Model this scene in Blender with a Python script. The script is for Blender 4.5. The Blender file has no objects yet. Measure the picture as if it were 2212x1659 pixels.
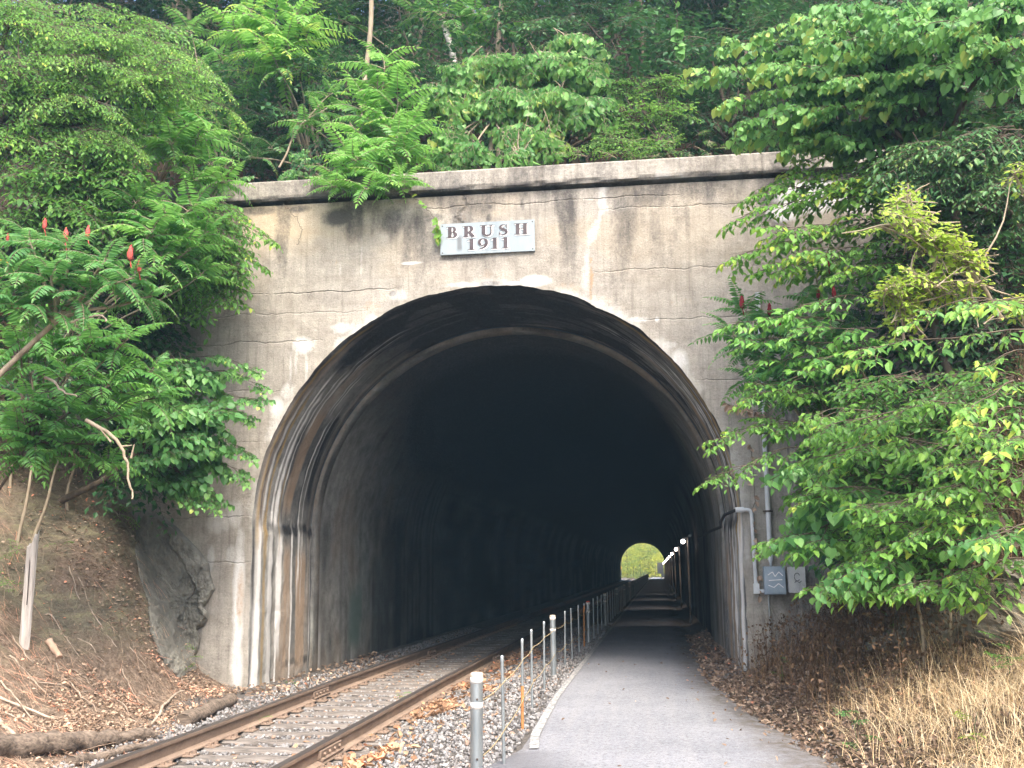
import bpy, math, random
import numpy as np
from mathutils import Matrix, Vector
random.seed(7); RNG = np.random.default_rng(7)
scene = bpy.context.scene
COL = scene.collection
PI = math.pi
nz = lambda v: v/(np.linalg.norm(v, axis=-1, keepdims=True)+1e-9)

# ------------------------------------------------------------------ camera model (surveyed from the photo)
FPX = 2300.0; PITCH = math.radians(9.6); YAW = math.radians(7.6); ROLL = 0.010
CAM = np.array([2.28, -14.65, 1.55])
_fw = np.array([-math.sin(YAW)*math.cos(PITCH), math.cos(YAW)*math.cos(PITCH), math.sin(PITCH)])
_rt = np.array([math.cos(YAW), math.sin(YAW), 0.0]); _up = np.cross(_rt, _fw)
CR = _rt*math.cos(ROLL)-_up*math.sin(ROLL); CU = _up*math.cos(ROLL)+_rt*math.sin(ROLL)
def ray(x, y):
    d = _fw*FPX+CR*(x-1106)+CU*(829.5-y); return d/np.linalg.norm(d)
def at(x, y, Y):
    "point of the place at depth Y seen at photo position x, y"
    d = ray(x, y); return CAM+d*(Y-CAM[1])/d[1]
def onz(x, y, Z):
    d = ray(x, y); return CAM+d*(Z-CAM[2])/d[2]
def mpp(Y): return (Y-CAM[1])/FPX        # metres per photo unit at depth Y

# ------------------------------------------------------------------ noise
def _h(ix, iy, s):
    n = (ix.astype(np.int64)*374761393+iy.astype(np.int64)*668265263+s*982451653) & 0x7fffffff
    n = ((n ^ (n >> 13))*1274126177) & 0x7fffffff
    n = (n ^ (n >> 16)) & 0xffff
    return n/65535.0
def vn(x, y, s=0):
    x = np.asarray(x, float); y = np.asarray(y, float)
    x, y = np.broadcast_arrays(x, y)
    ix = np.floor(x); iy = np.floor(y); fx = x-ix; fy = y-iy
    fx = fx*fx*(3-2*fx); fy = fy*fy*(3-2*fy)
    a = _h(ix, iy, s); b = _h(ix+1, iy, s); c = _h(ix, iy+1, s); d = _h(ix+1, iy+1, s)
    return (a*(1-fx)+b*fx)*(1-fy)+(c*(1-fx)+d*fx)*fy
def fbm(x, y, s=0, o=4):
    t = 0; a = .5; n = 0
    x = np.asarray(x, float); y = np.asarray(y, float)
    for k in range(o):
        t = t+a*vn(x*2**k, y*2**k, s+k*17); n += a; a *= .5
    return t/n
def ss(a, b, x):
    t = np.clip((np.asarray(x, float)-a)/(b-a), 0, 1); return t*t*(3-2*t)

# ------------------------------------------------------------------ mesh building
class MB:
    def __init__(s): s.v = []; s.t = []; s.q = []; s.a = {}; s.n = 0
    def add(s, v, t=None, q=None, **attrs):
        v = np.asarray(v, float).reshape(-1, 3)
        if t is not None and len(t): s.t.append(np.asarray(t, np.int64)+s.n)
        if q is not None and len(q): s.q.append(np.asarray(q, np.int64)+s.n)
        s.v.append(v)
        for k in set(list(attrs)+list(s.a)):
            lst = s.a.setdefault(k, [np.zeros(s.n)] if s.n else [])
            val = attrs.get(k, 0.0)
            lst.append(np.broadcast_to(np.asarray(val, float), (len(v),)).copy())
        s.n += len(v)
    def box(s, c, size, rz=0, rx=0, ry=0, **at_):
        hx, hy, hz = np.array(size)/2
        v = np.array([[x, y, z] for x in (-hx, hx) for y in (-hy, hy) for z in (-hz, hz)])
        M = np.array(Matrix.Rotation(rz, 3, 'Z') @ Matrix.Rotation(ry, 3, 'Y') @ Matrix.Rotation(rx, 3, 'X'))
        s.add(v @ M.T+np.array(c), q=[[0, 1, 3, 2], [4, 6, 7, 5], [0, 4, 5, 1], [2, 3, 7, 6], [0, 2, 6, 4], [1, 5, 7, 3]], **at_)
    def tube(s, pts, rad, n=6, cap=True, **at_):
        pts = np.asarray(pts, float); m = len(pts)
        rad = np.broadcast_to(np.asarray(rad, float), (m,))
        tg = np.gradient(pts, axis=0); tg = nz(tg)
        ref = np.array([0, 0, 1.0]) if abs(tg[:, 2]).mean() < .8 else np.array([1.0, 0, 0])
        u = nz(np.cross(tg, ref)); w = np.cross(tg, u)
        ang = np.arange(n)*2*PI/n
        ring = (np.cos(ang)[None, :, None]*u[:, None]+np.sin(ang)[None, :, None]*w[:, None])*rad[:, None, None]+pts[:, None]
        i = np.arange(m-1)[:, None]*n; j = np.arange(n)[None]; j2 = (j+1) % n
        q = np.stack([i+j, i+j2, i+n+j2, i+n+j], -1).reshape(-1, 4)
        s.add(ring.reshape(-1, 3), q=q, **at_)
        if cap:
            s.add(ring[0], t=[[0, k+1, k] for k in range(1, n-1)], **at_); s.add(ring[-1], t=[[0, k, k+1] for k in range(1, n-1)], **at_)
    def lathe(s, c, prof, n=16, axis=2, **at_):
        c = np.array(c, float); ang = np.arange(n)*2*PI/n; m = len(prof)
        v = []
        for r, h in prof:
            p = np.zeros((n, 3)); a, b = [(1, 2), (2, 0), (0, 1)][axis]
            p[:, a] = r*np.cos(ang); p[:, b] = r*np.sin(ang); p[:, axis] = h; v.append(p+c)
        i = np.arange(m-1)[:, None]*n; j = np.arange(n)[None]; j2 = (j+1) % n
        q = np.stack([i+j, i+j2, i+n+j2, i+n+j], -1).reshape(-1, 4)
        s.add(np.concatenate(v), q=q, **at_)
    def grid(s, P, attrs=None):
        m, n, _ = P.shape
        i = np.arange(m-1)[:, None]*n; j = np.arange(n-1)[None]
        q = np.stack([i+j, i+j+1, i+n+j+1, i+n+j], -1).reshape(-1, 4)
        s.add(P.reshape(-1, 3), q=q, **{k: np.asarray(a).reshape(-1) for k, a in (attrs or {}).items()})
    def mesh(s, name, smooth=False):
        me = bpy.data.meshes.new(name)
        v = np.concatenate(s.v); me.vertices.add(len(v)); me.vertices.foreach_set('co', v.astype(np.float32).ravel())
        T = np.concatenate(s.t) if s.t else np.zeros((0, 3), int); Q = np.concatenate(s.q) if s.q else np.zeros((0, 4), int)
        li = np.concatenate([T.ravel(), Q.ravel()]).astype(np.int32)
        tot = np.concatenate([np.full(len(T), 3), np.full(len(Q), 4)]).astype(np.int32)
        me.loops.add(len(li)); me.loops.foreach_set('vertex_index', li)
        me.polygons.add(len(tot)); me.polygons.foreach_set('loop_start', np.concatenate([[0], np.cumsum(tot)[:-1]]).astype(np.int32))
        me.polygons.foreach_set('loop_total', tot)
        me.polygons.foreach_set('use_smooth', np.full(len(tot), smooth))
        for k, l in s.a.items():
            at_ = me.attributes.new(k, 'FLOAT', 'POINT'); at_.data.foreach_set('value', np.concatenate(l).astype(np.float32))
        me.update(calc_edges=True); me.validate()
        return me
    def build(s, name, mat, parent=None, smooth=False):
        o = bpy.data.objects.new(name, s.mesh(name, smooth)); COL.objects.link(o)
        if mat: o.data.materials.append(mat)
        if parent is not None:
            o.parent = parent
            o.matrix_parent_inverse = Matrix.Translation(-parent.location)
        return o
def tag(o, label=None, cat=None, group=None, kind=None):
    if label: o['label'] = label
    if cat: o['category'] = cat
    if group: o['group'] = group
    if kind: o['kind'] = kind
    return o
def empty(name, loc, label, cat, group=None):
    o = bpy.data.objects.new(name, None); COL.objects.link(o); o.location = Vector([float(c) for c in loc]); o.empty_display_size = .2
    return tag(o, label, cat, group)
def copy_tree(o, loc, label=None, parent=None):
    c = o.copy(); COL.objects.link(c)
    if parent is not None:
        c.parent = parent
        c.matrix_parent_inverse = o.matrix_parent_inverse.copy()
    else:
        c.location = Vector([float(k) for k in loc])
    if label: c['label'] = label
    for ch in list(o.children): copy_tree(ch, None, None, c)
    return c

# ------------------------------------------------------------------ materials
class NT:
    def __init__(s, name):
        s.m = bpy.data.materials.new(name); s.m.use_nodes = True; s.t = s.m.node_tree
        s.b = s.t.nodes['Principled BSDF']; s.out = s.t.nodes['Material Output']
    def n(s, typ, ins=None, **props):
        nd = s.t.nodes.new(typ)
        for k, v in props.items(): setattr(nd, k, v)
        for k, v in (ins or {}).items(): s.set(nd.inputs[k], v)
        return nd
    def set(s, sock, v):
        if isinstance(v, bpy.types.NodeSocket): s.t.links.new(v, sock)
        elif isinstance(v, bpy.types.Node): s.t.links.new(v.outputs[0], sock)
        else:
            if isinstance(v, (tuple, list)) and len(v) == 3 and sock.type == 'RGBA': v = (*v, 1)
            sock.default_value = v
    def coord(s, scale=(1, 1, 1), out='Object'):
        tc = s.n('ShaderNodeTexCoord'); mp = s.n('ShaderNodeMapping', {'Vector': tc.outputs[out], 'Scale': scale}); return mp.outputs[0]
    def noise(s, scale, vec=None, detail=5, rough=.6, dist=0):
        ins = {'Scale': scale, 'Detail': detail, 'Roughness': rough, 'Distortion': dist}
        if vec is not None: ins['Vector'] = vec
        return s.n('ShaderNodeTexNoise', ins).outputs[0]
    def math(s, op, a, b=0.0, c=0.0, clamp=False):
        nd = s.n('ShaderNodeMath', operation=op, use_clamp=clamp); s.set(nd.inputs[0], a); s.set(nd.inputs[1], b); s.set(nd.inputs[2], c); return nd.outputs[0]
    def ramp(s, fac, stops, interp='LINEAR'):
        nd = s.n('ShaderNodeValToRGB', {'Fac': fac}); cr = nd.color_ramp; cr.interpolation = interp
        while len(cr.elements) < len(stops): cr.elements.new(.5)
        for e, (p, c) in zip(cr.elements, stops):
            e.position = p; e.color = (*c, 1) if isinstance(c, tuple) else (c, c, c, 1)
        return nd.outputs[0]
    def mix(s, fac, a, b, blend='MIX'):
        nd = s.n('ShaderNodeMix', data_type='RGBA', blend_type=blend)
        s.set(nd.inputs[0], fac); s.set(nd.inputs[6], a); s.set(nd.inputs[7], b); return nd.outputs[2]
    def attr(s, name): return s.n('ShaderNodeAttribute', attribute_name=name).outputs['Fac']
    def rng(s, v, a, b, c=0., d=1.):
        nd = s.n('ShaderNodeMapRange'); s.set(nd.inputs[0], v)
        for i, x in zip((1, 2, 3, 4), (a, b, c, d)): nd.inputs[i].default_value = x
        return nd.outputs[0]
    def bump(s, h, strength=.4, dist=.02):
        nd = s.n('ShaderNodeBump', {'Height': h, 'Strength': strength, 'Distance': dist}); s.set(s.b.inputs['Normal'], nd.outputs[0])
    def fin(s, col=None, rough=.85, spec=.3, metal=0):
        if col is not None: s.set(s.b.inputs['Base Color'], col)
        s.set(s.b.inputs['Roughness'], rough); s.b.inputs['Specular IOR Level'].default_value = spec; s.b.inputs['Metallic'].default_value = metal
        return s.m

def simple(name, c1, c2, scale=6, rough=.8, metal=0, spec=.3, bump=.2, stretch=(1, 1, 1)):
    k = NT(name); v = k.coord(stretch); f = k.noise(scale, v)
    k.bump(f, bump, .01)
    return k.fin(k.ramp(f, [(.3, c1), (.7, c2)]), rough, spec, metal)

def leaf_mat(name, dark, mid, bright, trans=.3, rough=.42):
    k = NT(name); t = k.attr('tint')
    v = k.coord((1, 1, 1)); n = k.noise(1.3, v, 2)
    tt = k.math('ADD', t, k.math('MULTIPLY', k.math('SUBTRACT', n, .5), .5))
    col = k.ramp(tt, [(0, dark), (.5, mid), (.88, bright), (.985, (bright[0]*1.25, bright[1]*1.08, bright[2])), (1.0, (bright[0]*1.9, bright[1]*1.15, bright[2]))])
    k.fin(col, rough, .35)
    tr = k.n('ShaderNodeBsdfTranslucent', {'Color': k.mix(.5, col, tuple(c*1.3 for c in bright), 'MIX')})
    mx = k.n('ShaderNodeMixShader', {0: trans, 1: k.b.outputs[0], 2: tr.outputs[0]})
    k.t.links.new(mx.outputs[0], k.out.inputs[0])
    return k.m

M = {}
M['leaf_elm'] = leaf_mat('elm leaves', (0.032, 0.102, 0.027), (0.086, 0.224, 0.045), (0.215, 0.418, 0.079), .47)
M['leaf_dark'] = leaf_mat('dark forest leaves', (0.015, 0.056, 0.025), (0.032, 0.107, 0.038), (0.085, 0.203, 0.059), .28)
M['leaf_redbud'] = leaf_mat('heart shaped leaves', (0.038, 0.124, 0.045), (0.086, 0.232, 0.068), (0.203, 0.407, 0.113), .4)
M['leaf_pinnate'] = leaf_mat('pinnate leaves', (0.041, 0.136, 0.041), (0.090, 0.249, 0.059), (0.237, 0.475, 0.102), .47)
M['leaf_sumac'] = leaf_mat('sumac leaves', (0.041, 0.136, 0.051), (0.090, 0.254, 0.079), (0.215, 0.429, 0.113), .47)
M['leaf_yellow'] = leaf_mat('yellow green leaves', (.12, .24, .03), (.27, .43, .055), (.42, .56, .09), .4)
M['leaf_far'] = leaf_mat('sunlit far leaves', (.16, .24, .05), (.48, .52, .09), (.85, .80, .16), .45)  # glare of full sun is put into these bright leaf colours
M['leaf_farg'] = leaf_mat('far green leaves', (.06, .14, .05), (.18, .30, .08), (.45, .52, .14), .4)
M['leaf_orange'] = leaf_mat('turned orange leaves', (.5, .2, .03), (.7, .33, .04), (.8, .55, .08), .3)
M['leaf_dead'] = leaf_mat('dead brown leaves', (.11, .075, .055), (.26, .182, .13), (.50, .39, .295), .12, .8)
M['leaf_drift'] = leaf_mat('dry orange leaves', (.14, .078, .046), (.29, .17, .10), (.46, .31, .2), .12, .8)
M['bark'] = simple('bark', (.055, .042, .032), (.15, .12, .09), 14, .9, stretch=(1, 1, .25), bump=.5)
M['bark_pale'] = simple('pale bark', (.2, .16, .11), (.38, .32, .24), 14, .85, stretch=(1, 1, .3), bump=.3)
M['bark_birch'] = simple('white birch bark', (.12, .11, .1), (.62, .6, .56), 7, .8, stretch=(1, 1, 2.5))
M['deadwood'] = simple('weathered dead wood', (.22, .17, .13), (.48, .4, .32), 9, .9, stretch=(1, 1, 1), bump=.5)
M['log'] = simple('rotten log wood', (.055, .042, .034), (.24, .19, .15), 8, .95, stretch=(1, 3, 5), bump=1.0)
M['cone'] = simple('red fuzzy cone', (.32, .05, .045), (.55, .12, .10), 40, .95, bump=.8)
M['cone_dark'] = simple('dark red cone', (.12, .012, .02), (.28, .03, .04), 40, .95, bump=.8)
M['tie'] = simple('creosoted tie wood', (.06, .053, .048), (.235, .21, .19), 7, .95, stretch=(.6, 6, 6), bump=.9)
M['galv'] = simple('galvanised steel', (.30, .34, .36), (.46, .50, .52), 9, .42, .75, .5, .05, stretch=(1, 1, .3))
M['galv_rust'] = simple('rusty orange steel tube', (.3, .12, .04), (.55, .28, .10), 8, .8, .1)
M['white_tape'] = simple('white reflective tape', (.62, .60, .56), (.78, .76, .72), 20, .5)
M['cap_tan'] = simple('stained cap', (.4, .33, .25), (.6, .54, .45), 25, .8)
M['red_cap'] = simple('red cap', (.45, .05, .03), (.65, .10, .06), 25, .6)
M['rope'] = simple('tan rope', (.26, .2, .11), (.42, .34, .2), 60, .9)
M['pvc'] = simple('grey plastic conduit', (.42, .45, .47), (.58, .6, .62), 5, .5)
M['box_blue'] = simple('blue grey painted steel', (.22, .28, .34), (.34, .40, .46), 5, .45)
M['box_grey'] = simple('light grey painted steel', (.42, .43, .43), (.58, .58, .57), 5, .5)
M['ink'] = simple('dark marker ink', (.06, .06, .07), (.1, .1, .1), 5, .7)
M['white_paint'] = simple('white paint', (.7, .7, .7), (.82, .82, .82), 8, .6)
M['black_cable'] = simple('black cable', (.012, .012, .014), (.03, .03, .03), 8, .6)
M['steel_dark'] = simple('dark steel', (.05, .04, .035), (.10, .08, .07), 8, .6, .6)
M['pole'] = simple('dull brown pole', (.10, .085, .07), (.2, .17, .14), 8, .8)
M['slab'] = simple('pinkish stone', (.38, .26, .19), (.52, .38, .29), 6, .9)
M['wood_post'] = simple('weathered grey post wood', (.33, .29, .26), (.66, .62, .58), 4, .9, stretch=(7, 7, .5), bump=.7)
M['gravel'] = None
M['sign_yellow'] = simple('yellow sign paint', (.75, .48, .03), (.8, .55, .05), 3, .5)

def k_gravel():
    k = NT('limestone ballast'); t = k.attr('tint'); v = k.coord(); n = k.noise(30, v, 3)
    col = k.ramp(t, [(0, (.07, .068, .072)), (.3, (.19, .19, .198)), (.7, (.27, .27, .277)), (.9, (.37, .37, .37)), (.97, (.3, .2, .15))])
    return k.fin(k.mix(k.math('MULTIPLY', n, .5), col, (.16, .14, .12)), .85, .3)
M['gravel'] = k_gravel()

def k_ground(name, a, b, c, sc=3):
    k = NT(name); v = k.coord(); f = k.noise(sc, v, 8, .7); g = k.noise(sc*7, v, 6, .7)
    col = k.mix(g, k.ramp(f, [(.3, a), (.5, b), (.7, c)]), k.ramp(g, [(.3, tuple(x*.4 for x in a)), (.7, c)]))
    k.bump(k.math('ADD', f, g), .9, .06); return k.fin(col, .95, .15)
M['soil'] = k_ground('bank soil', (.055, .038, .027), (.105, .072, .05), (.16, .12, .075))
M['forest'] = k_ground('forest floor', (.02, .014, .01), (.05, .034, .024), (.09, .06, .04), 1.2)
M['ballast_bed'] = k_ground('ballast bed', (.10, .092, .085), (.17, .155, .145), (.26, .24, .22), 6)
M['gr_ground'] = k_ground('rough ground', (.08, .065, .045), (.14, .11, .075), (.2, .17, .11), 2)

def k_bank():
    k = NT('left bank earth and rock'); v = k.coord((1, 1, 1)); f = k.noise(1.1, v, 6, .65); g = k.noise(9, v, 7, .72); h = k.noise(3.2, k.coord((1, 1, 3.2)), 6, .7, .6)
    earth = k.ramp(g, [(.28, (.09, .068, .052)), (.5, (.23, .172, .13)), (.72, (.40, .31, .235))])
    rock = k.ramp(h, [(.3, (.10, .092, .07)), (.5, (.24, .21, .15)), (.62, (.30, .28, .175)), (.75, (.40, .30, .23))])
    m = k.math('MULTIPLY', k.attr('rock'), k.ramp(f, [(.38, 0.0), (.52, 1.0)]))
    k.bump(k.math('ADD', k.math('MULTIPLY', h, 1.2), g), 1.0, .09)
    return k.fin(k.mix(m, earth, rock), .95, .15)
M['bank'] = k_bank()
def k_rock(name, a, b, c, lich):
    k = NT(name); v = k.coord(); f = k.noise(2.2, v, 7, .65, .5); g = k.noise(14, v, 6, .7)
    col = k.ramp(f, [(.3, a), (.52, b), (.72, c)])
    col = k.mix(k.math('MULTIPLY', g, .5), col, tuple(x*.4 for x in a))
    l = k.math('MULTIPLY', k.ramp(k.noise(5, v, 8, .8), [(.56, 0.), (.66, 1.)]), lich)
    k.bump(k.math('ADD', f, k.math('MULTIPLY', g, .5)), .9, .05)
    return k.fin(k.mix(l, col, (.36, .35, .29)), .92, .2)
M['rock'] = k_rock('dark outcrop rock', (.12, .118, .104), (.235, .228, .198), (.34, .33, .285), .45)
M['rock_pale'] = k_rock('pale boulder rock', (.09, .08, .065), (.22, .2, .165), (.40, .37, .32), .3)

def k_concrete(name='weathered portal concrete'):
    k = NT(name); v = k.coord()
    big = k.noise(.8, v, 6, .65); mid = k.noise(4, k.coord((1, 1, 1)), 8, .75); fine = k.noise(34, v, 6, .8)
    board = k.noise(2.6, k.coord((.3, 1, 7.)), 6, .7); strk = k.noise(3, k.coord((4.5, 1, .28)), 7, .7)
    n1 = k.noise(4, k.coord((1.7, 1, .6)), 8, .75); n2 = k.noise(17, v, 6, .8)
    col = k.ramp(big, [(.3, (.245, .224, .194)), (.5, (.305, .283, .25)), (.7, (.36, .34, .312))])
    col = k.mix(k.rng(mid, .48, .66, 0, .75), col, (.43, .40, .35))
    col = k.mix(k.rng(mid, .47, .32, 0, .7), col, (.165, .148, .128))
    col = k.mix(k.rng(board, .50, .72, 0, .45), col, (.22, .195, .165))
    col = k.mix(k.rng(strk, .52, .68, 0, .65), col, (.165, .15, .132))
    col = k.mix(k.rng(strk, .46, .30, 0, .35), col, (.47, .44, .385))
    col = k.mix(k.rng(fine, .54, .72, 0, .75), col, (.13, .11, .09))
    col = k.mix(k.rng(fine, .44, .28, 0, .6), col, (.50, .46, .39))
    col = k.mix(k.math('MULTIPLY', k.attr('warm'), .55), col, (.50, .40, .26))
    def mask(attr, gain, lo, hi):
        t = k.math('ADD', k.math('MULTIPLY', k.attr(attr), gain), k.math('ADD', k.math('MULTIPLY', n1, 1.5), k.math('MULTIPLY', n2, .9)))
        on = k.math('MULTIPLY', k.rng(t, lo, hi), k.rng(k.attr(attr), .02, .12)); return on
    col = k.mix(k.math('MULTIPLY', mask('dark', 1.2, 1.38, 2.15), .85), col, (.055, .052, .053))
    col = k.mix(k.math('MULTIPLY', mask('white', 1.15, 1.40, 2.35), .85), col, (.64, .64, .63))
    col = k.mix(k.math('MULTIPLY', mask('rust', 1.1, 1.5, 2.1), .85), col, (.36, .22, .11))
    sp = k.n('ShaderNodeSeparateXYZ', {0: k.n('ShaderNodeTexCoord').outputs['Object']}); X, Z = sp.outputs[0], sp.outputs[2]
    jog = k.math('MULTIPLY', k.math('SUBTRACT', k.noise(1.3, k.coord((1, 1, .15)), 6, .7), .5), .22)
    zj = k.math('ADD', Z, jog); brk = k.rng(k.noise(5, v, 4), .36, .5); cr = None
    for zz, x0, x1, st in [(5.51, -4.6, -1.5, 1.), (6.70, -.9, 2.6, 1.), (6.53, 1.7, 3.8, .5), (5.2, -4.5, -1.9, .35), (4.78, -5, -2.6, .7), (4.05, -5, -3.1, .4), (3.3, -5, -3.4, .35), (4.9, 2.3, 3.6, .5), (5.62, 1.6, 3.9, .45), (4.02, 3.0, 4.5, .55), (2.25, -4.6, -3.5, .7), (1.62, -4.6, -3.45, .6)]:
        d = k.math('ABSOLUTE', k.math('SUBTRACT', zj, zz)); l = k.math('MULTIPLY', k.rng(d, .013, .003, 0, st), k.math('MULTIPLY', k.rng(X, x0-.2, x0+.2), k.rng(X, x1+.2, x1-.2)))
        cr = l if cr is None else k.math('MAXIMUM', cr, l)
    cr = k.math('MULTIPLY', k.math('MAXIMUM', cr, k.attr('crack')), brk)
    col = k.mix(k.math('MULTIPLY', cr, .5), col, (.06, .05, .042))
    k.bump(k.math('SUBTRACT', k.math('ADD', k.math('MULTIPLY', mid, .8), k.math('MULTIPLY', fine, .9)), k.math('MULTIPLY', cr, 1.5)), .6, .03)
    return k.fin(col, .93, .2)
M['concrete'] = k_concrete()
def k_lining():
    k = NT('stained tunnel lining'); v = k.coord()
    a = k.noise(4, v, 7, .7); f = k.noise(26, v, 6, .75)
    col = k.ramp(a, [(.3, (.185, .183, .168)), (.5, (.31, .305, .285)), (.7, (.43, .42, .39))])
    col = k.mix(k.math('MULTIPLY', k.attr('warm'), .85), col, (.37, .265, .18))
    col = k.mix(k.attr('green'), col, (.13, .20, .175))
    br = k.math('SUBTRACT', k.math('MULTIPLY', f, .8), .4)
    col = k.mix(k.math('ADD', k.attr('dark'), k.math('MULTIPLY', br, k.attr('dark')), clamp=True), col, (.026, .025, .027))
    w = k.attr('white'); col = k.mix(k.math('ADD', w, k.math('MULTIPLY', br, w), clamp=True), col, (.82, .81, .79))
    y = k.attr('rust'); col = k.mix(k.math('ADD', y, k.math('MULTIPLY', br, y), clamp=True), col, (.40, .27, .10))
    col = k.mix(k.rng(f, .55, .8, 0, .5), col, (.04, .037, .035))
    k.bump(k.math('ADD', k.math('MULTIPLY', a, .7), f), .8, .03)
    return k.fin(col, .9, .25)
M['lining'] = k_lining()
def k_asphalt():
    k = NT('path asphalt'); v = k.coord(); big = k.noise(.9, v, 5, .6); f = k.noise(70, v, 5, .8); sp = k.n('ShaderNodeTexVoronoi', {'Vector': v, 'Scale': 85.}).outputs['Distance']
    st = k.noise(2.2, k.coord((3.5, .12, 1)), 4)
    col = k.ramp(big, [(.3, (.185, .192, .218)), (.7, (.255, .264, .295))])
    col = k.mix(k.rng(st, .45, .7, 0, .45), col, (.27, .272, .285))
    col = k.mix(k.rng(f, .52, .62, 0, .8), col, (.07, .07, .075))
    f2 = k.noise(26, v, 6, .85); col = k.mix(k.rng(f2, .53, .62, 0, .7), col, (.075, .075, .08)); col = k.mix(k.rng(f2, .45, .36, 0, .7), col, (.34, .34, .335))
    col = k.mix(k.rng(sp, .0, .22, .75, 0), col, (.42, .42, .42))
    col = k.mix(k.attr('patch'), col, (.075, .075, .085))
    col = k.mix(k.math('MULTIPLY', k.attr('dirt'), k.rng(k.noise(6, v, 6, .75), .3, .6)), col, (.09, .072, .055))
    k.bump(f, .5, .01); return k.fin(col, .88, .3)
M['asphalt'] = k_asphalt()
def k_line():
    k = NT('worn white edge line'); v = k.coord(); f = k.noise(18, v, 6, .75)
    return k.fin(k.ramp(k.math('ADD', k.math('MULTIPLY', f, .6), k.math('MULTIPLY', k.noise(55, v, 4, .8), .4)), [(.45, (.16, .16, .165)), (.55, (.42, .42, .41))]), .8)
M['line'] = k_line()
def k_rail():
    k = NT('rusty rail steel'); v = k.coord((1, .3, 1)); f = k.noise(9, v, 6, .7); g = k.noise(60, k.coord(), 4)
    col = k.ramp(f, [(.3, (.17, .122, .094)), (.6, (.27, .20, .152)), (.8, (.35, .275, .22))])
    col = k.mix(k.rng(g, .5, .8, 0, .5), col, (.10, .062, .044))
    col = k.mix(k.attr('worn'), col, (.055, .048, .045))
    ro = k.math('SUBTRACT', .8, k.math('MULTIPLY', k.attr('worn'), .35))
    k.fin(col, ro, .4); return k.m
M['rail'] = k_rail()
def k_plate():
    k = NT('galvanised name plate'); v = k.coord((1, 1, .35)); f = k.noise(3, v, 6); 
    col = k.ramp(f, [(.3, (.205, .245, .27)), (.7, (.285, .33, .36))])
    col = k.mix(k.attr('dark'), col, (.10, .105, .11))
    return k.fin(col, .5, .4, .1)
M['plate'] = k_plate()
M['letter'] = simple('dark brown letter paint', (.045, .036, .042), (.085, .068, .075), 9, .6)
M['letter_edge'] = simple('white letter edge paint', (.74, .74, .74), (.82, .82, .82), 9, .6)
def k_emit(name, c, s):
    k = NT(name); k.fin((.8, .8, .8), .4); k.b.inputs['Emission Color'].default_value = (*c, 1); k.b.inputs['Emission Strength'].default_value = s; return k.m
M['lamp'] = k_emit('lit lamp glass', (1, .84, .76), 9)
def k_grass(name, cols):
    k = NT(name); t = k.attr('tint'); return k.fin(k.ramp(t, list(zip((0, .35, .7, 1), cols))), .75, .25)
M['drygrass'] = k_grass('dry straw grass', [(.24, .16, .085), (.45, .32, .175), (.62, .48, .29), (.72, .60, .41)])
M['deadweed'] = k_grass('dead brown weed', [(.05, .03, .02), (.11, .068, .04), (.19, .12, .07), (.30, .21, .13)])
M['twig'] = k_grass('bare twig', [(.14, .10, .07), (.26, .20, .14), (.38, .30, .22), (.48, .4, .3)])

# ------------------------------------------------------------------ terrain
grade = lambda Y: -0.006*np.maximum(Y, 0)
def z_corr(X, Y):
    X = np.asarray(X, float); Y = np.asarray(Y, float)
    X = np.where(X > 2.2, np.maximum(2.2, X-np.interp(Y, [-18, -9, -5.6, -1.4, 0], [1.1, .95, .68, .22, 0])), X)
    z = np.interp(X, [-5, -3.6, -2.9, -2.45, -1.95, -.95, -.45, .1, .8, 1.0, 3.0, 3.2, 3.5, 5], [-.05, -.07, -.15, -.2, -.215, -.215, -.2, -.10, -.02, -.012, -.012, .08, .2, .25])
    return z+grade(Y)
def footL(Y): return np.interp(Y, [-16, -8, -6.2, -3, -1, 0, 2], [-2.75, -2.8, -2.95, -3.4, -3.65, -3.75, -3.75])
def z_left(X, Y):
    X = np.asarray(X, float); Y = np.asarray(Y, float)
    d = footL(Y)-X
    steep = ss(-3.5, -.4, Y)
    z = np.interp(d, [-2, 0, .8, 1.6, 3.4, 6, 12, 40], [-.5, -.12, .16, .72, 2.55, 4.9, 8.5, 24])*(1-steep) \
        + np.interp(d, [-2, 0, .35, .8, 1.5, 3.4, 7, 40], [-.5, -.08, .1, .9, 2.4, 4.6, 7.4, 26])*steep
    b = (fbm(X*.9+5, Y*.9, 3)-.5)*.55+(fbm(X*3.1, Y*3.1, 8)-.5)*.22
    return z+b*ss(.1, 1.4, d)
def footR(Y): return np.interp(Y, [-16, -7, -5.6, -1.4, 0, 2], [3.9, 3.75, 3.55, 3.1, 3.1, 3.1])
def z_right(X, Y):
    X = np.asarray(X, float); Y = np.asarray(Y, float)
    d = X-footR(Y); steep = ss(-6, -2.0, Y)
    z = np.interp(d, [-2, 0, .5, 1.5, 2.6, 4, 8, 40], [-.5, -.03, .14, .5, 1.05, 2.6, 7.2, 26])*(1-steep) \
        + np.interp(d, [-2, 0, .4, 1.0, 1.6, 2.3, 3.2, 7, 40], [-.5, .0, .16, .45, .8, 1.9, 3.4, 7.4, 26])*steep
    b = (fbm(X*1.1+9, Y*1.1, 13)-.5)*.5+(fbm(X*3.3, Y*3.3, 18)-.5)*.2
    return z+b*ss(.1, 1.2, d)
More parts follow.
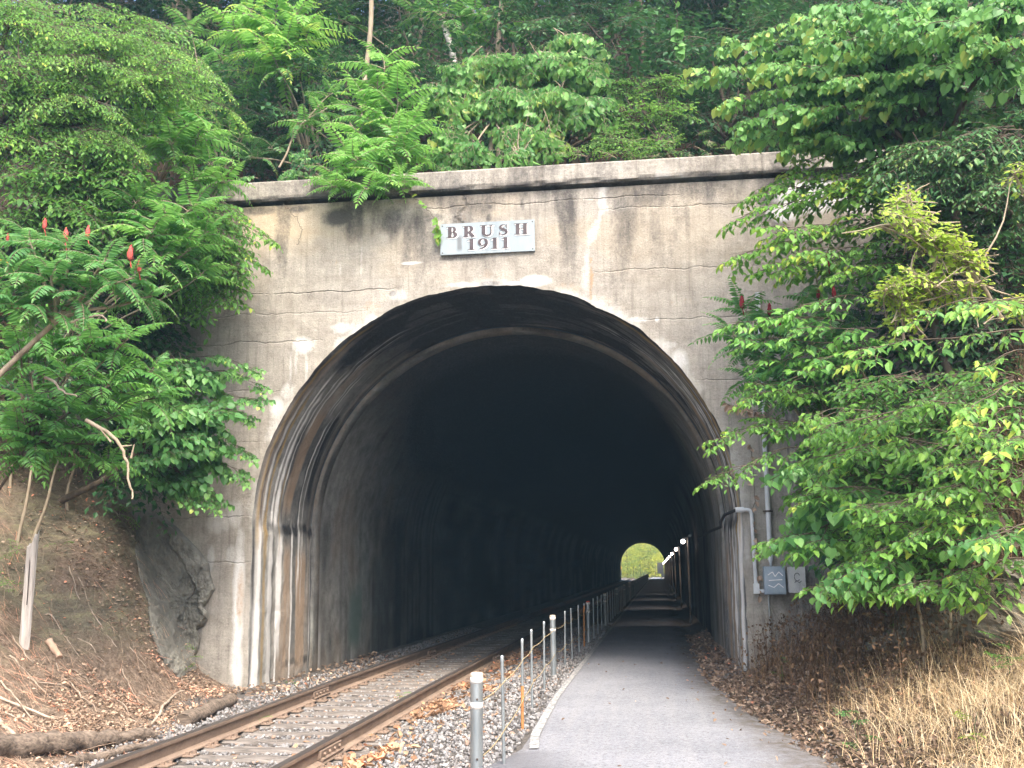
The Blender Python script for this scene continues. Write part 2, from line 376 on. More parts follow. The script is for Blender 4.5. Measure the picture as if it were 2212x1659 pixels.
def z_hill(X, Y):
    X = np.asarray(X, float); Y = np.asarray(Y, float)
    z = np.interp(Y, [0, .5, 2, 8, 20, 40, 80, 130, 149, 151], [6.9, 6.95, 7.5, 11.5, 20.5, 32, 38, 26, 8.5, 7.2])
    return z+(fbm(X*.35, Y*.35, 23)-.5)*1.4*ss(.5, 3, Y)*ss(150, 140, Y)+(fbm(X*2, Y*2, 31)-.5)*.3*ss(.6, 1.5, Y)
def hit(x, y, fz, t0=3.0, t1=40):
    d = ray(x, y); t = np.arange(t0, t1, .02); P = CAM+d*t[:, None]
    below = P[:, 2] < fz(P[:, 0], P[:, 1])
    i = np.argmax(below) if below.any() else len(t)-1
    return P[i]

def sheet(fz, xs, ys, dz=0, attrs=None):
    X, Y = np.meshgrid(xs, ys); Z = fz(X, Y)+dz
    b = MB(); b.grid(np.stack([X, Y, Z], -1), attrs(X, Y, Z) if attrs else None); return b
g = MB(); g.grid(np.stack(np.meshgrid(np.linspace(-900, 900, 31), np.linspace(-900, 900, 31))+[np.full((31, 31), -2.4)], -1))
tag(g.build('ground', M['gr_ground']), kind='structure')
ys = np.concatenate([np.arange(-18, 14, .16), np.arange(14, 150, 2.), np.arange(150, 240, 6)])
b = sheet(lambda X, Y: z_corr(X, Y)+(fbm(X*2, Y*2, 41)-.5)*.05*((X < .9) | (X > 3.1)), np.concatenate([np.arange(-5, 5.01, .16)]), ys, -.015)
tag(b.build('track_bed', M['ballast_bed'], smooth=True), kind='structure')
xs = np.concatenate([-np.geomspace(60, 10, 24), np.arange(-9.8, -2.4, .085)]); ysl = np.concatenate([np.arange(-18, -8, .4), np.arange(-8, .3, .085)])
def rockL(X, Y, Z): 
    return {'rock': ss(.35, .9, Z)*ss(3.2, 2.2, Z)*ss(-7.2, -6, Y)}
tag(sheet(z_left, xs, ysl, 0, rockL).build('bank', M['bank'], smooth=True), kind='structure')
xs = np.concatenate([np.arange(2.9, 9.5, .1), np.geomspace(9.8, 60, 20)])
tag(sheet(z_right, xs, ysl).build('bank', M['soil'], smooth=True), kind='structure')
xs = np.concatenate([-np.geomspace(90, 16, 14), np.arange(-15, 15, .4), np.geomspace(16, 90, 14)])
ysh = np.concatenate([[.30, .36], np.arange(.44, 24, .35), np.arange(25, 150, 4.), [149.6]])
tag(sheet(lambda X, Y: np.where((Y < .4) & (np.abs(X) > 6.9), np.where(Y < .33, -1., 3.5), z_hill(X, Y)), xs, ysh).build('hillside', M['forest'], smooth=True), kind='structure')

# ------------------------------------------------------------------ tunnel
HAZE = .0015
R0 = 3.42; ZS = 2.08       # arch radius and springing height at the mouth
def arch_pt(u, R=R0):
    "u: 0 left foot .. 1 right foot, by length; returns X, Z and length"
    jl = ZS+.6; L = 2*jl+PI*R; s = np.asarray(u)*L
    a = np.clip((s-jl)/R, 0, PI)
    X = -R*np.cos(a); Z = ZS+R*np.sin(a)
    Z = np.where(s < jl, -.6+s, np.where(s > L-jl, -.6+(L-s), Z))
    return X, Z, s
tunnel = empty('railway_tunnel', (0, 0, 0), 'weathered concrete railway tunnel with a round arched mouth in a wooded hillside', 'tunnel')
# --- face wall: rings from the arch edge out to the wall's outline
NU = 640; us = np.linspace(0, 1, NU); ax, az, asl = arch_pt(us)
XL, XR, ZT, ZB = -7.2, 7.0, 6.87, -.6
jit = (fbm(asl*3, asl*0, 5, 5)-.5)*.07
ang = np.arctan2(az-ZS, ax)
nx, nzv = np.where(az < ZS, np.sign(ax), np.cos(ang)), np.where(az < ZS, 0, np.sin(ang))
ax = ax+nx*jit; az = az+nzv*jit
# outer targets on the rectangle: rays from (0, 1)
def outer(x, z):
    dx = x; dz = z-.8
    t = np.full_like(x, 1e9)
    with np.errstate(divide='ignore', invalid='ignore'):
        t = np.minimum(t, np.where(dx > 1e-6, XR/dx, 1e9)); t = np.minimum(t, np.where(dx < -1e-6, XL/dx, 1e9)); t = np.minimum(t, np.where(dz > 1e-6, (ZT-.8)/dz, 1e9))
    ox, oz = dx*t, .8+dz*t
    low = z < .8
    return np.where(low, np.where(x < 0, XL, XR), ox), np.where(low, z, oz)
ox, oz = outer(ax, az)
for cx_, cz_ in ((XL, ZT), (XR, ZT)):
    i = np.argmin((ox-cx_)**2+(oz-cz_)**2); ox[i] = cx_; oz[i] = cz_
ts = np.linspace(0, 1, 200)**1.25
FX = ax[None]*(1-ts[:, None])+ox[None]*ts[:, None]; FZ = az[None]*(1-ts[:, None])+oz[None]*ts[:, None]
def fpix(*pts):
    P = np.array([at(x, y, 0) for x, y in pts]); return P[:, 0], P[:, 2]
def seg_d(X, Z, x0, z0, x1, z1):
    t = np.clip(((X-x0)*(x1-x0)+(Z-z0)*(z1-z0))/((x1-x0)**2+(z1-z0)**2+1e-9), 0, 1)
    return np.hypot(X-x0-t*(x1-x0), Z-z0-t*(z1-z0))
def patch(X, Z, px, py, rx, ry, s=1., seed=0):
    c = at(px, py, 0); m = mpp(0)
    wx = (fbm(X*3+seed, Z*3, 50+seed)-.5)*.5; 
    d = np.hypot((X-c[0])/(rx*m)+wx, (Z-c[2])/(ry*m)+wx)
    return s*ss(1.25, .35, d)
def paint_face(X, Z):
    dA = np.where(Z > ZS, np.hypot(X, Z-ZS)-R0, np.abs(X)-R0)
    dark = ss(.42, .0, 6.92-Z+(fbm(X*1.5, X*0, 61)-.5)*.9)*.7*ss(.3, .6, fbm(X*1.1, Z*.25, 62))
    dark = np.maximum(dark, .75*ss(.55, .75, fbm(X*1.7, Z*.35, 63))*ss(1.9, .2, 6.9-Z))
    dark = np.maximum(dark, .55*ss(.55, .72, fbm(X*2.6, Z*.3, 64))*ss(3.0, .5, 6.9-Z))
    for p in [(735, 468, 55, 26, .9), (850, 478, 38, 40, .7), (1000, 480, 40, 36, .6), (930, 470, 40, 14, .6), (560, 455, 60, 14, .7), (640, 452, 40, 12, .7), (1058, 447, 9, 9, .9), (1056, 470, 8, 14, .75),
              (985, 420, 16, 12, .8), (1128, 440, 5, 22, .7), (870, 600, 16, 12, .3), (985, 558, 60, 9, .55), (1060, 612, 30, 8, .9), (1650, 465, 30, 16, .6), (1560, 440, 60, 12, .4), (850, 634, 12, 8, .8), (700, 640, 60, 30, .25), (960, 500, 14, 30, .5)]:
        dark = np.maximum(dark, patch(X, Z, *p))
    # lower left of the face grows grubby
    dark = np.maximum(dark, .42*ss(2.1, .4, Z)*ss(-3.2, -4.2, X)*fbm(X*3, Z*1.2, 70))
    dark = np.maximum(dark, .40*ss(3.4, 1.0, Z)*ss(3.4, 4.2, X))
    white = ss(.22, .0, dA)*.5*ss(.38, .58, fbm(X*1.6, Z*1.6, 71))*ss(1.6, 2.4, Z)
    for p in [(655, 745, 34, 24, .75), (640, 775, 6, 60, .6), (662, 790, 5, 50, .5), (628, 800, 5, 50, .5), (600, 880, 22, 34, .75), (622, 845, 20, 25, .55), (740, 708, 35, 18, .6), (860, 640, 30, 16, .5), (890, 568, 26, 5, .8), (1155, 607, 42, 16, .95), (1110, 612, 26, 8, .75), (1000, 615, 60, 8, .5),
              (1378, 690, 40, 9, .6), (1470, 775, 22, 30, .85), (1445, 745, 24, 12, .6), (1420, 690, 6, 8, .8), (470, 1130, 34, 30, .65), (510, 1110, 26, 40, .65), (498, 1200, 16, 30, .5), (455, 1210, 12, 34, .45), (514, 1300, 16, 190, 1.), (512, 1440, 18, 70, .9),
              (1602, 1300, 10, 150, .85), (1590, 1180, 10, 60, .8), (1610, 1180, 14, 60, .4), (1750, 425, 95, 40, 1.6), (1690, 460, 45, 24, 1.2), (1850, 440, 60, 26, 1.2), (735, 590, 5, 40, .35), (780, 560, 4, 70, .35)]:
        white = np.maximum(white, patch(X, Z, *p, seed=3))
    x, z = fpix((1304, 400), (1298, 460), (1272, 520), (1262, 640))
    for i in range(3):
        white = np.maximum(white, (.5-.06*i)*ss(.10, .02, seg_d(X, Z, x[i], z[i], x[i+1], z[i+1])+(fbm(X*9, Z*9, 80)-.5)*.12))
    rust = np.zeros_like(X)
    x, z = fpix((1276, 560), (1277, 645))
    rust = np.maximum(rust, .6*ss(.04, .01, seg_d(X, Z, x[0], z[0], x[1], z[1])+(fbm(X*12, Z*12, 81)-.5)*.05))
    for p in [(1235, 620, 50, 18, .35), (1060, 590, 40, 18, .3), (800, 660, 40, 16, .35), (1480, 650, 60, 12, .2), (1000, 470, 16, 12, .35), (1412, 745, 22, 8, .35), (520, 1290, 12, 90, .5), (760, 560, 80, 20, .2)]:
        rust = np.maximum(rust, patch(X, Z, *p, seed=9))
    warm = .75*ss(-1.5, -3.2, X)*ss(5.9, 6.5, Z)+.35*ss(.4, .6, fbm(X*.8, Z*1.6, 83))*ss(5, 6.3, Z)
    crack = np.zeros_like(X)
    jog = (fbm(X*2.5, X*0, 84)-.5)*.09
    x, z = fpix((995, 410), (1008, 445), (985, 470), (1012, 500), (960, 540))
    for i in range(4): crack = np.maximum(crack, ss(.035, .01, seg_d(X, Z, x[i], z[i], x[i+1], z[i+1])+(fbm(X*11, Z*11, 85)-.5)*.05))
    return dict(dark=dark, white=np.clip(white, 0, 1.3), rust=rust, warm=np.clip(warm, 0, 1), crack=crack)
FY = (fbm(FX*1.5, FZ*1.5, 90)-.5)*.015-ss(.09, 0, np.broadcast_to(ts[:, None]*3, FX.shape))*0
att = paint_face(FX, FZ)
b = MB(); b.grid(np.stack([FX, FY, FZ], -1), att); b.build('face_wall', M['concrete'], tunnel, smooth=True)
# --- parapet with a shadow groove and a stepped coping
b = MB()
prof = [(.0, 6.872), (.16, 6.874), (.16, 6.925), (-.05, 6.93), (-.075, 6.955), (-.08, 7.0), (-.07, 7.21), (-.045, 7.235), (.45, 7.24), (.46, 6.6)]
xs_ = np.arange(-7.2, 7.01, .05); P = np.zeros((len(prof), len(xs_), 3))
for i, (yy, zz) in enumerate(prof):
    w = (fbm(xs_*4, xs_*0+i, 91)-.5)*(.05 if i == 4 else 0 if i < 3 else .02)
    P[i, :, 0] = xs_; P[i, :, 1] = yy+w; P[i, :, 2] = zz+w*.5
XX = P[..., 0]; ZZ = P[..., 2]
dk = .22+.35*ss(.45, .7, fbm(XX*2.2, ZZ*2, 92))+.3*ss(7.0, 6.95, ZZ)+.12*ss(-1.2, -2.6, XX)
b.grid(P, dict(dark=dk, white=.35*ss(.6, .75, fbm(XX*1.6, ZZ*8, 93))*ss(.5, 2, XX), rust=XX*0, warm=XX*0, crack=ss(.012, .004, np.abs((XX+.7) % 3.1-1.5))*.8))
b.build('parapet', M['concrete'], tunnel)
# --- buttress to the right of the mouth
b = MB(); n = 30
zz = np.linspace(-.3, 4.6, n); prof = [(4.05, 0.02), (4.06, -.13), (4.12, -.17), (4.62, -.17), (4.68, -.13), (4.69, .02)]
P = np.array([[[x+(vn(z*6, i, 94)-.5)*.02, y, z] for (x, y) in prof] for i, z in enumerate(zz)])
b.grid(P, dict(dark=.45+0*P[..., 0], white=0*P[..., 0], rust=0*P[..., 0], warm=0*P[..., 0], crack=0*P[..., 0])); b.build('buttress', M['concrete'], tunnel)
# --- lining: mouth section with stains, rib, long barrel
def lining(y0, y1, ny, Rf, name, mouth):
    yv = np.linspace(y0, y1, ny); U, Yg = np.meshgrid(np.linspace(0, 1, 640 if mouth else 120), yv)
    Xr, Zr, S = arch_pt(U)
    Rr = Rf(Yg); k = np.where(Zr > ZS, 1., 0)
    an = np.arctan2(np.maximum(Zr-ZS, 0), Xr)
    Xn = np.where(Zr > ZS, Rr*np.cos(an), np.sign(Xr)*Rr); Zn = np.where(Zr > ZS, ZS+Rr*np.sin(an), Zr)
    Xn = np.where(np.abs(Xr) < 1e-6, 0, Xn)
    return Xn, Yg, Zn, S
def mouthR(Y):
    # rounded lip, shallow mouldings, then the rib
    r = R0-.03*ss(.0, .12, Y)-.012*ss(.42, .5, Y)-.008*ss(.8, .86, Y)-.03*ss(1., 2.3, Y)
    return r-.0*Y
Xn, Yg, Zn, S = lining(.0, 2.35, 96, mouthR, 'mouth', True)
L = S.max(); jl = ZS+.6
sl = np.minimum(S, L-S)          # length along the arch from the nearer foot
left = S < L/2
n_ = lambda fy, fs, sd: fbm(Yg*fy, sl*fs+left*40., sd, 4)
ny = Yg+(fbm(Yg*2, sl*.6, 99)-.5)*.05
h = np.clip((sl-jl)/(R0*PI/2), 0, 1)            # 0 at springing, 1 at crown
def stripe(c, w, s0, s1, soft=.4): 
    return ss(w, w*.35, np.abs(ny-c+(n_(7, .7, int(c*100))-.5)*w*1.3))*ss(s0-soft, s0, sl)*ss(s1+soft, s1, sl)
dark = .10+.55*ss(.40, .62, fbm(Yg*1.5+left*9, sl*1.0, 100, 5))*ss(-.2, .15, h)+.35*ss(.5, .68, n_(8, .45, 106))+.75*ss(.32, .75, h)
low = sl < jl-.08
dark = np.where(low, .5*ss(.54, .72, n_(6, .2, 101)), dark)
white = np.zeros_like(Yg); rust = np.zeros_like(Yg); warm = np.zeros_like(Yg)
for c, w, s0, s1, a in [(.15, .13, 0, 2.55, 1), (.60, .10, 0, 2.6, .6), (.95, .15, 1.1, 2.5, 1.), (.86, .03, 0, 1.8, 1.), (1.45, .035, .2, 2.55, 1.), (1.7, .02, 1.9, 2.5, .7), (1.85, .018, 1.8, 2.5, .6), (2.28, .03, .2, 2.4, .5), (.30, .05, 2.9, 4.6, .6), (.62, .05, 2.9, 5.0, 1.), (.78, .06, 2.9, 4.7, 1.), (.95, .03, 3.5, 5.1, .8), (1.1, .035, 4.5, 5.2, .8), (1.75, .03, 2.2, 4.3, .95), (1.9, .02, 2.6, 4.6, .5), (1.05, .02, 5.7, 6.3, .5), (1.2, .02, 5.6, 6.2, .5), (1.5, .02, 4.9, 5.2, .7), (1.6, .02, 4.9, 5.25, .7)]:
    white = np.maximum(white, a*stripe(c, w, s0, s1)*np.where(left, 1, .8))
for c, w, s0, s1, a in [(.37, .07, 0, 2.7, .6), (.42, .05, 2.5, 4.6, .7), (.1, .05, 2.6, 6, .55), (.9, .03, 2.6, 3.4, .5)]:
    rust = np.maximum(rust, a*stripe(c, w, s0, s1))
for c, w, s0, s1, a in [(1.25, .2, .7, 2.25, .9), (1.85, .3, .75, 2.15, 1.), (1.0, .3, .0, 1.5, .6), (1.5, .6, 0, .6, .5), (1.25, .22, 3.2, 4.5, 1.), (1.3, .2, 4.6, 5.6, .45), (.2, .2, 2.7, 6.5, .5), (2.2, .1, 0, 7.5, .3)]:
    warm = np.maximum(warm, a*stripe(c, w, s0, s1))
for c, w, s0, s1, a in [(.035, .04, 0, 2.6, .9), (.2, .04, 2.6, 6, .9), (.40, .03, 2.6, 5, .7), (1.0, .04, 2.6, 4.4, .7), (2.28, .10, 0, 7, .8), (1.3, .5, 2.4, 2.9, .6)]:
    dark = np.maximum(dark*1, a*stripe(c, w, s0, s1))
dark = np.maximum(dark, .9*ss(.10, .03, np.abs(sl-.70-(fbm(Yg*5, Yg*0, 105)-.5)*.12))*ss(1.0, 1.2, Yg)*(Yg < 2.3))
dark = np.clip(dark-warm*.75, 0, 1); 
green = .5*stripe(.88, .03, 0, .8)
# spalled ledge at the springing: lower wall stands proud
push = .022*ss(.10, -.06, sl-jl+(fbm(Yg*6, Yg*0, 102)-.5)*.16)*ss(.0, .25, Yg)
Xn = Xn-np.sign(Xn)*push
rough_ = (fbm(Yg*6, sl*5, 103)-.5)*.03*ss(0, .15, Yg)
nrmx = np.where(Zn > ZS, Xn/R0, np.sign(Xn)); nrmz = np.where(Zn > ZS, (Zn-ZS)/R0, 0)
Xn = Xn-nrmx*rough_; Zn = Zn-nrmz*rough_
# first ring welded on the jagged face edge
Xn[0] = ax; Zn[0] = az
Yg = Yg.copy(); Yg[0] = 0
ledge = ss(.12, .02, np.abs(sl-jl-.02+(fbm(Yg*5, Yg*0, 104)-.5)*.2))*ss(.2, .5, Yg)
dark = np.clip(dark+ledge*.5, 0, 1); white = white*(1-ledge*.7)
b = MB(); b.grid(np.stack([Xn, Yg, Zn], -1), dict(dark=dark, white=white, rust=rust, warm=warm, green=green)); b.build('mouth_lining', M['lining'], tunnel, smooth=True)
# rib (step-in) at 2.35 m, then a second section, then the barrel
sec = []
RB = 3.275
def ringprof(): return [(2.35, R0-.085), (2.365, RB+.01), (2.40, RB), (2.62, RB-.01), (2.66, RB+.02), (2.70, RB+.03)]
yv = [p[0] for p in ringprof()]; Rv = [p[1] for p in ringprof()]
yv = np.array(yv+list(np.arange(2.8, 12, .12))+list(np.arange(12, 150.01, 1.5)))
Rv = np.interp(yv, [p[0] for p in ringprof()]+[151], Rv+[RB+.03])
U, Yg = np.meshgrid(np.linspace(0, 1, 260), yv); Xr, Zr, S = arch_pt(U); sl = np.minimum(S, S.max()-S); left = S < S.max()/2
an = np.arctan2(np.maximum(Zr-ZS, 0), Xr); Rr = np.broadcast_to(Rv[:, None], Xr.shape)
Xn = np.where(Zr > ZS, Rr*np.cos(an), np.sign(Xr)*Rr); Zn = np.where(Zr > ZS, ZS+Rr*np.sin(an), Zr)+grade(Yg)
n_ = lambda fy, fs, sd: fbm(Yg*fy, sl*fs+left*40., sd, 4)
rg = (n_(3, 3, 110)-.5)*.02*ss(2.7, 3, Yg); Xn = Xn-np.sign(Xn)*rg
dark = .05+.4*ss(.42, .66, fbm(Yg*1.1+left*7, sl*.8, 111, 5))+.25*ss(.5, .7, n_(6, .12, 118)); white = .45*ss(.66, .78, n_(4, .3, 112))*ss(2.4, 1.8, sl)*ss(7, 4, Yg)
rib = ss(2.7, 2.6, Yg)
dark = np.where(rib > .5, .25+.5*ss(.4, .7, n_(9, .8, 113)), dark)
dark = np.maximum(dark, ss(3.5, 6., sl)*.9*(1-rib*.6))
dark = np.clip(dark+.62*ss(3.4, 8.5, Yg), 0, 1)  # darker with depth: the fading daylight is put into the lining colour
warm = .55*rib*ss(.4, .6, n_(5, .6, 114))+.35*ss(.5, .7, fbm(Yg*1.3+left*5, sl*.7, 115, 5))
green = .8*ss(.4, .15, np.abs(Yg-4.9+(n_(3, .5, 117)-.5)*.4)*.7)*ss(2.2, 1.4, sl)*ss(.5, .9, sl)*left+.25*ss(.5, .65, n_(1.2, .3, 116))*ss(4, 2, sl)*ss(12, 6, Yg)
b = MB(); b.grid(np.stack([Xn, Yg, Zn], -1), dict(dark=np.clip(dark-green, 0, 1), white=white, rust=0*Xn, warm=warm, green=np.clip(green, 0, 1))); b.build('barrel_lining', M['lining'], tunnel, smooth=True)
# far face
b = MB(); ux = np.linspace(0, 1, 80); X2, Z2, _ = arch_pt(ux, RB+.03); o2x, o2z = outer(X2, Z2)
P = np.stack([np.stack([X2, X2*0+150, Z2+grade(150)], -1), np.stack([o2x*1.6, X2*0+150, o2z+.3], -1)])
b.grid(P, {k: np.zeros(P.shape[:2]) for k in ('dark', 'white', 'rust', 'warm', 'crack')}); b.build('far_face_wall', M['concrete'], tunnel)

# ------------------------------------------------------------------ name plate
pc = [at(952, 483, 0), at(1155, 481, 0), at(1156, 545, 0), at(953, 551, 0)]
x0, x1 = -.695, .68; zt, zb = 6.43, 5.965
plate = empty('name_plate', (0, -.03, zb), 'grey metal plate reading BRUSH 1911 on the wall above the arch', 'sign')
b = MB(); nxp, nzp = 90, 40
XX, ZZ = np.meshgrid(np.linspace(x0, x1, nxp), np.linspace(zb, zt, nzp)); 
dk = .8*ss(.05, .015, np.hypot((XX+.42)*1., np.minimum(0, 0)*ZZ)+(fbm(XX*20, ZZ*4, 120)-.5)*.03)*ss(6.27, 6.2, ZZ)*ss(5.98, 6.06, ZZ)+.5*ss(.02, 0, ZZ-zb)*ss(0, -.4, XX)+.35*ss(.03, .0, np.abs(XX+.02))*ss(.45, .7, fbm(XX*9, ZZ*2, 121))
b.grid(np.stack([XX, XX*0-.042, ZZ], -1), dict(dark=np.clip(dk, 0, 1)))
for (ax0, ax1, az0, az1) in ((x0, x1, zb, zb), (x0, x1, zt, zt), (x0, x0, zb, zt), (x1, x1, zb, zt)):
    b.add([[ax0, -.042, az0], [ax1, -.042, az1], [ax1, -.012, az1], [ax0, -.012, az0]], q=[[0, 1, 2, 3]])
b.build('plate', M['plate'], plate)
for x in (x0+.03, x1-.03):
    for z in (zb+.03, zt-.03):
        b = MB(); b.lathe((x, -.043, z), [(.009, 0), (.009, -.005), (.003, -.008), (.0, -.008)], 8, 1); b.build('bolt', M['steel_dark'], plate)
# Letters drawn as serif outlines (thick and thin strokes), unit height 1
def arc(cx, cz, rx, rz, a0, a1, n=14): 
    t = np.radians(np.linspace(a0, a1, n)); return [(cx+rx*math.cos(a), cz+rz*math.sin(a)) for a in t]
def stroke(cen, wid):
    "ribbon polygon strip along centre line with local widths (horizontal/normal)"
    c = np.array(cen, float); w = np.broadcast_to(np.asarray(wid, float), (len(c),)); t = nz(np.gradient(c, axis=0)); nrm = np.stack([-t[:, 1], t[:, 0]], -1)
    return c+nrm*w[:, None]/2, c-nrm*w[:, None]/2
TK, TN, SF = .25, .075, .055
def bar(xa, za, xb, zb_): return (np.array([[xa, za], [xb, za]]), np.array([[xa, zb_], [xb, zb_]]))
def bowl(cx, cz, rx, rz, a0, a1, tk):
    a = np.linspace(a0, a1, 18); p = arc(cx, cz, rx, rz, a0, a1, 18)
    w = TN+(tk-TN)*np.abs(np.cos(np.radians(a)))**1.3
    return stroke(p, w)
def glyph(ch):
    if ch == 'B': return .72, [bar(.12, 0, .12+TK, 1), bar(0, 0, .4, SF), bar(0, 1-SF, .4, 1), bowl(.38, .745, .2, .22, -90, 90, .2), bowl(.40, .26, .24, .235, -90, 90, .23), bar(.3, .48, .42, .53)]
    if ch == 'R': return .82, [bar(.12, 0, .12+TK, 1), bar(0, 0, .48, SF), bar(0, 1-SF, .42, 1), bowl(.40, .72, .23, .245, -90, 90, .22), bar(.3, .45, .42, .5), stroke([(.42, .47), (.74, .02)], .23), bar(.60, 0, .84, SF)]
    if ch == 'U': return .88, [bar(.12, .3, .12+TK, 1), bar(0, 1-SF, .5, 1), bar(.70, .3, .70+TN*1.2, 1), bar(.58, 1-SF, .88, 1), stroke(arc(.49, .32, .25, .27, 180, 360, 18), np.interp(np.linspace(0, 1, 18), [0, .3, 1], [TK, .16, TN*1.2]))]
    if ch == 'S': return .7, [stroke([(.56, .80), (.48, .91), (.34, .955), (.2, .91), (.13, .77), (.19, .65), (.34, .54), (.5, .43), (.56, .27), (.48, .11), (.33, .045), (.17, .09), (.09, .24)], [.05, .06, .075, .11, .19, .22, .24, .22, .19, .12, .075, .06, .05]), bar(.545, .66, .59, .98), bar(.06, .02, .105, .34)]
    if ch == 'H': return .95, [bar(.12, 0, .12+TK, 1), bar(.6, 0, .6+TK, 1), bar(0, 0, .46, SF), bar(0, 1-SF, .46, 1), bar(.5, 0, .95, SF), bar(.5, 1-SF, .95, 1), bar(.3, .49, .65, .55)]
    if ch == '1': return .5, [bar(.2, 0, .2+TK, 1), bar(.06, 0, .56, SF), stroke([(.02, .86), (.14, .88), (.28, .985)], [.03, .05, .06])]
    if ch == '9':
        a = np.linspace(0, 360, 28)
        return .72, [stroke(arc(.35, .66, .25, .29, 0, 360, 28), TN+(.2-TN)*np.abs(np.cos(np.radians(a)))**1.3), stroke([(.60, .66), (.585, .46), (.5, .27), (.35, .13), (.08, .02)], [.2, .19, .16, .11, .04])]
def letters(text, xs_, z0, hgt, y, off=(0, 0), grow=0., wx=1.32):
    bb = MB()
    for ch, x_ in zip(text, xs_):
        w, parts = glyph(ch)
        for i, (p, q_) in enumerate(parts):
            p = np.array(p, float); q_ = np.array(q_, float); m = len(p)
            if grow:
                c = (p+q_)/2; dn = p-q_; ln = np.linalg.norm(dn, axis=1, keepdims=True)+1e-6; p = p+dn/ln*grow; q_ = q_-dn/ln*grow
                t = nz(np.gradient((p+q_)/2, axis=0)); p[0] -= t[0]*grow; q_[0] -= t[0]*grow; p[-1] += t[-1]*grow; q_[-1] += t[-1]*grow
            yy = y-.0006*i
            F = [[x_+a*hgt*wx+off[0], yy, z0+c*hgt+off[1]] for a, c in p]+[[x_+a*hgt*wx+off[0], yy, z0+c*hgt+off[1]] for a, c in q_]
            bb.add(F, q=[[k, k+1, m+k+1, m+k] for k in range(m-1)])
    return bb
bx = [-.607, -.368, -.112, .155, .385]; nx_ = [-.305, -.145, .035, .190]
letters('BRUSH', [x_ for x_ in bx], 6.215, .165, -.046, (.012, -.010), .02).build('letter_edges', M['letter_edge'], plate)
letters('1911', nx_, 6.02, .165, -.046, (.012, -.010), .02).build('letter_edges', M['letter_edge'], plate)
letters('BRUSH', bx, 6.215, .165, -.052).build('lettering', M['letter'], plate)
letters('1911', nx_, 6.02, .165, -.052).build('lettering', M['letter'], plate)

# ------------------------------------------------------------------ conduits and boxes on the right of the mouth
def bend(pts, r=.06, n=6):
    pts = [np.array(p, float) for p in pts]; out = [pts[0]]
    for a, c, d in zip(pts, pts[1:], pts[2:]):
        u = nz(a-c); w = nz(d-c)
        for t in np.linspace(0, 1, n): out.append((c+u*r)*(1-t)**2+2*t*(1-t)*c+(c+w*r)*t*t)
    out.append(pts[-1]); return np.array(out)
o = empty('conduit_pipe', (3.75, -.07, 1.5), 'tall straight grey conduit pipe running up the wall beside the arch', 'pipe')
b = MB(); b.tube([(3.755, -.075, 1.62), (3.755, -.075, 5.2)], .033, 12); b.build('tube', M['pvc'], o, True)
b = MB(); b.lathe((3.755, -.075, 1.50), [(.0, -.02), (.012, -.02), (.014, .03), (.036, .08), (.038, .16), (.034, .16)], 12); b.build('end_fitting', M['pvc'], o, True)
for zz in (2.21, 3.25):
    b = MB(); b.lathe((3.755, -.075, zz), [(.034, -.012), (.041, -.012), (.041, .012), (.034, .012)], 12); b.box((3.755, -.026, zz), (.13, .03, .022)); b.build('clamp', M['steel_dark'], o)
o = empty('bent_conduit', (3.55, -.07, 1.1), 'thinner grey conduit bending from the arch edge down to the boxes', 'pipe')
b = MB(); b.tube(bend([(3.36, -.06, 2.235), (3.54, -.06, 2.235), (3.555, -.06, 1.165), (3.66, -.06, 1.165)], .07), .026, 10); b.build('tube', M['pvc'], o, True)
b = MB(); b.tube([(3.33, -.06, 2.235), (3.44, -.06, 2.237)], .036, 10); b.box((3.556, -.06, 1.2), (.075, .075, .13)); b.build('fitting', M['pvc'], o)
b = MB(); b.tube([(3.34, -.06, 2.235), (3.2, .1, 2.18), (3.16, .5, 2.1), (3.2, 1.1, 2.05), (3.12, 2.0, 2.03), (3.05, 6, 2.0)], .022, 8); b.build('cable_tail', M['black_cable'], o, True)
o = empty('electrical_box', (3.79, -.1, 1.12), 'blue grey electrical box with scribbled white paint beneath the straight conduit', 'box')
b = MB(); b.box((3.79, -.09, 1.305), (.27, .16, .36)); b.build('case', M['box_blue'], o)
b = MB(); b.box((3.79, -.178, 1.305), (.255, .012, .345)); b.box((3.79, -.187, 1.305), (.22, .006, .31)); b.build('lid', M['box_blue'], o)
b = MB()
for (p0, p1) in [((-.09, .07), (-.03, .11)), ((-.03, .11), (.0, .05)), ((0, .05), (.05, .11)), ((.05, .11), (.10, .06)), ((-.09, -.06), (-.02, -.09)), ((-.02, -.09), (.04, -.04)), ((.04, -.04), (.10, -.09)), ((-.08, 0), (.09, .01))]:
    b.tube([(3.79+p0[0], -.192, 1.305+p0[1]), (3.79+p1[0], -.192, 1.305+p1[1])], .006, 5)
b.build('scribble', M['white_paint'], o)
b = MB(); b.box((3.93, -.11, 1.32), (.012, .03, .05)); b.build('latch', M['steel_dark'], o)
o = empty('electrical_box', (4.05, -.1, 1.14), 'lighter grey electrical box marked with a dark scrawl, right of the blue one', 'box')
b = MB(); b.box((4.055, -.215, 1.315), (.20, .17, .32)); b.build('case', M['box_grey'], o)
b = MB(); b.box((4.055, -.307, 1.315), (.21, .014, .33)); b.build('lid', M['box_grey'], o)
b = MB(); b.tube([(4.055+.035*math.cos(a), -.316, 1.35+.05*math.sin(a)) for a in np.linspace(.4, 5.6, 12)], .004, 5); b.tube([(4.02, -.316, 1.28), (4.05, -.316, 1.30), (4.08, -.316, 1.275), (4.11, -.316, 1.30)], .004, 5); b.build('scribble', M['ink'], o)
b = MB(); b.box((4.166, -.22, 1.32), (.02, .04, .07)); b.build('latch', M['steel_dark'], o)
